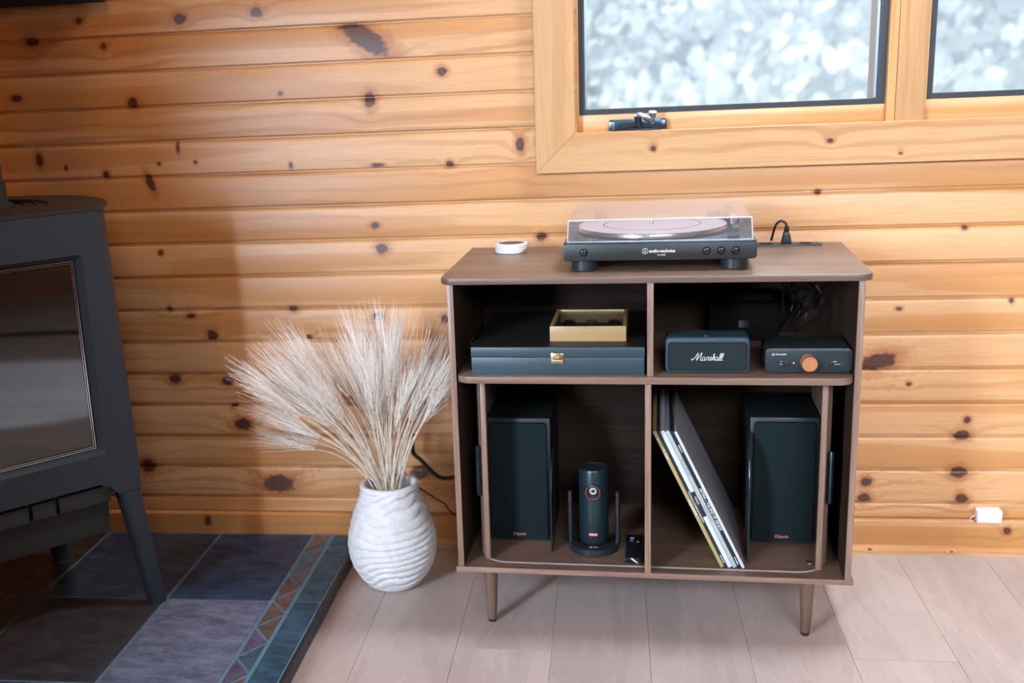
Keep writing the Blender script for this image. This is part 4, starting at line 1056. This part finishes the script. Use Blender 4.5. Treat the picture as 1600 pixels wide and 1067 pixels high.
for (ang, ln, bend) in specs:
    a1 = math.radians(ang); a0 = math.radians(ang*.42)
    phi = math.radians(rw.uniform(-22, 22))
    # start inside the vase
    nx = .034*math.sin(a1)*rw.uniform(.5, 1.25)+rw.uniform(-.008, .008); ny = rw.uniform(-.030, .030)
    p = Vector((nx*.9, ny*.8, .236)); base = Vector((-nx*.6, -ny*.5, .10))
    path = [base, p]; seg = 6; tot = ln*.93
    for j in range(1, seg+1):
        t = j/seg; a = a0+(a1-a0)*(t**1.3)
        d = Vector((math.sin(a), math.sin(phi)*math.cos(a), math.cos(a)*math.cos(phi))).normalized()
        path.append(path[-1]+d*tot/seg)
    # keep clear of the cabinet side and the wall
    lim = -.398-VC.x
    mx_ = max(q.x for q in path)
    if mx_ > lim-.03: path = [Vector((q.x*(lim-.03)/mx_ if q.z > .24 else q.x, q.y, q.z)) for q in path]
    path = [Vector((q.x, max(-.13, min(.11, q.y)), q.z)) for q in path]
    zone = ('wheat stalks fanning out left towards the stove', 'dried wheat stalk fanning out left from the white vase towards the stove') if ang < -38 else \
           ('wheat stalks leaning slightly left in the vase', 'dried wheat stalk leaning a little left in the white ribbed vase') if ang < -14 else \
           ('upright wheat stalks in the middle of the vase', 'upright dried wheat stalk in the middle of the vase bouquet') if ang < 9 else \
           ('wheat stalks leaning right towards the cabinet', 'dried wheat stalk leaning right from the vase towards the cabinet side')
    st = empty('wheat_stalk', zone[1], 'wheat', VC, 0, zone[0])
    obj('stem', tb(smoothpath(path, 2), .00125, 5, r1=.0009), M['straw'], st)
    e, w_ = EARS[rw.randrange(8)]
    d = (path[-1]-path[-2]).normalized(); q = d.to_track_quat('Z', 'Y')
    M4 = Matrix.Translation(path[-1]) @ q.to_matrix().to_4x4() @ Matrix.Rotation(rw.uniform(0, 6.28), 4, 'Z') @ Matrix.Scale(rw.uniform(.9, 1.1), 4)
    for me in (e, w_):
        o = bpy.data.objects.new(me.name.split('.')[0], me); COL.objects.link(o); o.parent = st; o.matrix_local = M4
        if me is w_: o['kind'] = 'stuff'

# ================================================================== BLACK PANEL top left
pnl = empty('wall_panel', 'black flat panel on the plank wall, only its lower edge showing at the top left', 'panel', (-1.50, -.03, 1.3085))
obj('panel', bx(-.60, .302, -.02, .020, 0, .50, bev=.002), M['black_matte'], pnl)
obj('wall_mount', bx(-.2, .0, .021, .0295, .1, .4), M['black_plastic'], pnl)

# ================================================================== OUTSIDE
snow = plain('pale_ground', (.62, .68, .62), .9, nscale=.6, var=.1)
g_ = obj('snowy_ground', bx(-30, 40, .9, 60, -.9, -.6), snow); g_['kind'] = 'structure'
leafm, nt, b = newmat('haze_white_leaves')
oi = N(nt, 'ShaderNodeObjectInfo'); tcn = N(nt, 'ShaderNodeTexCoord')
nn = noise_(nt, tcn.outputs['Object'], 1.6, 3)
nt.links.new(mixc(nt, mrange(nt, nn, .35, .65, 0, 1), (.88, .91, .95), (.96, .96, .95)), b.inputs['Base Color']); b.inputs['Roughness'].default_value = .8  # leaf colour whitened to carry the outdoor haze and glare
trl = N(nt, 'ShaderNodeBsdfTranslucent'); trl.inputs[0].default_value = (.92, .94, .98, 1); mxs = N(nt, 'ShaderNodeMixShader'); mxs.inputs[0].default_value = .5
nt.links.new(b.outputs[0], mxs.inputs[1]); nt.links.new(trl.outputs[0], mxs.inputs[2]); nt.links.new(mxs.outputs[0], nt.nodes['Material Output'].inputs[0])
barkm = plain('pale_bark', (.58, .58, .58), .8, nscale=4, var=.2)
def leaf_mesh(seed, n, H_, R0):
    r = random.Random(seed); vs = []; fs = []
    for i in range(n):
        z = H_*(.12+.88*r.random()**.9); rad = R0*(1-.72*z/H_)*math.sqrt(r.random())*(1+.3*math.sin(z*5+seed)); a = r.uniform(0, 2*PI)
        c = Vector((rad*math.cos(a), rad*math.sin(a), z)); s = r.uniform(.06, .15)
        u_ = Vector((r.uniform(-1, 1), r.uniform(-1, 1), r.uniform(-1, 1))).normalized()*s; v_ = u_.orthogonal().normalized()*s*.7
        k_ = len(vs); vs += [c+u_*math.cos(q*PI/4)+v_*math.sin(q*PI/4) for q in range(8)]; fs.append(tuple(range(k_, k_+8)))
    me = bpy.data.meshes.new('foliage'); me.from_pydata([tuple(v) for v in vs], [], fs); me.materials.append(leafm); return me
LM = [leaf_mesh(i, 3600, 6.5, 1.9) for i in range(4)]
rt_ = random.Random(5)
spots = [(-2.6, 10.5, 1.0), (1.9, 10.0, 1.0), (6.6, 10.8, 1.05), (-.4, 14.6, 1.15), (4.4, 14.8, 1.15), (9.2, 15.2, 1.2), (-5.2, 15.2, 1.2), (1.9, 20, 1.4), (7.4, 20.5, 1.4), (-3.8, 20.5, 1.4), (13, 20.5, 1.4), (4.8, 26.5, 1.7), (-1.8, 26.5, 1.7), (11.5, 27, 1.7)]
desc = ['pale leafy birch growing outside the window']
for i, (tx, ty, sc) in enumerate(spots):
    t = empty('birch_tree', 'pale sunlit birch standing outside behind the window glass', 'tree', (tx, ty, -.6), rt_.uniform(0, 6.28), 'blurred trees outside the window')
    t.scale = (sc, sc, sc)
    obj('trunk', tb(smoothpath([(0, 0, -.05), (.06, .02, 2), (-.03, .05, 4), (.02, 0, 6.3)], 3), .085, 10, r1=.02), barkm, t)
    f_ = obj('foliage', LM[i % 4], None, t); f_['kind'] = 'stuff'
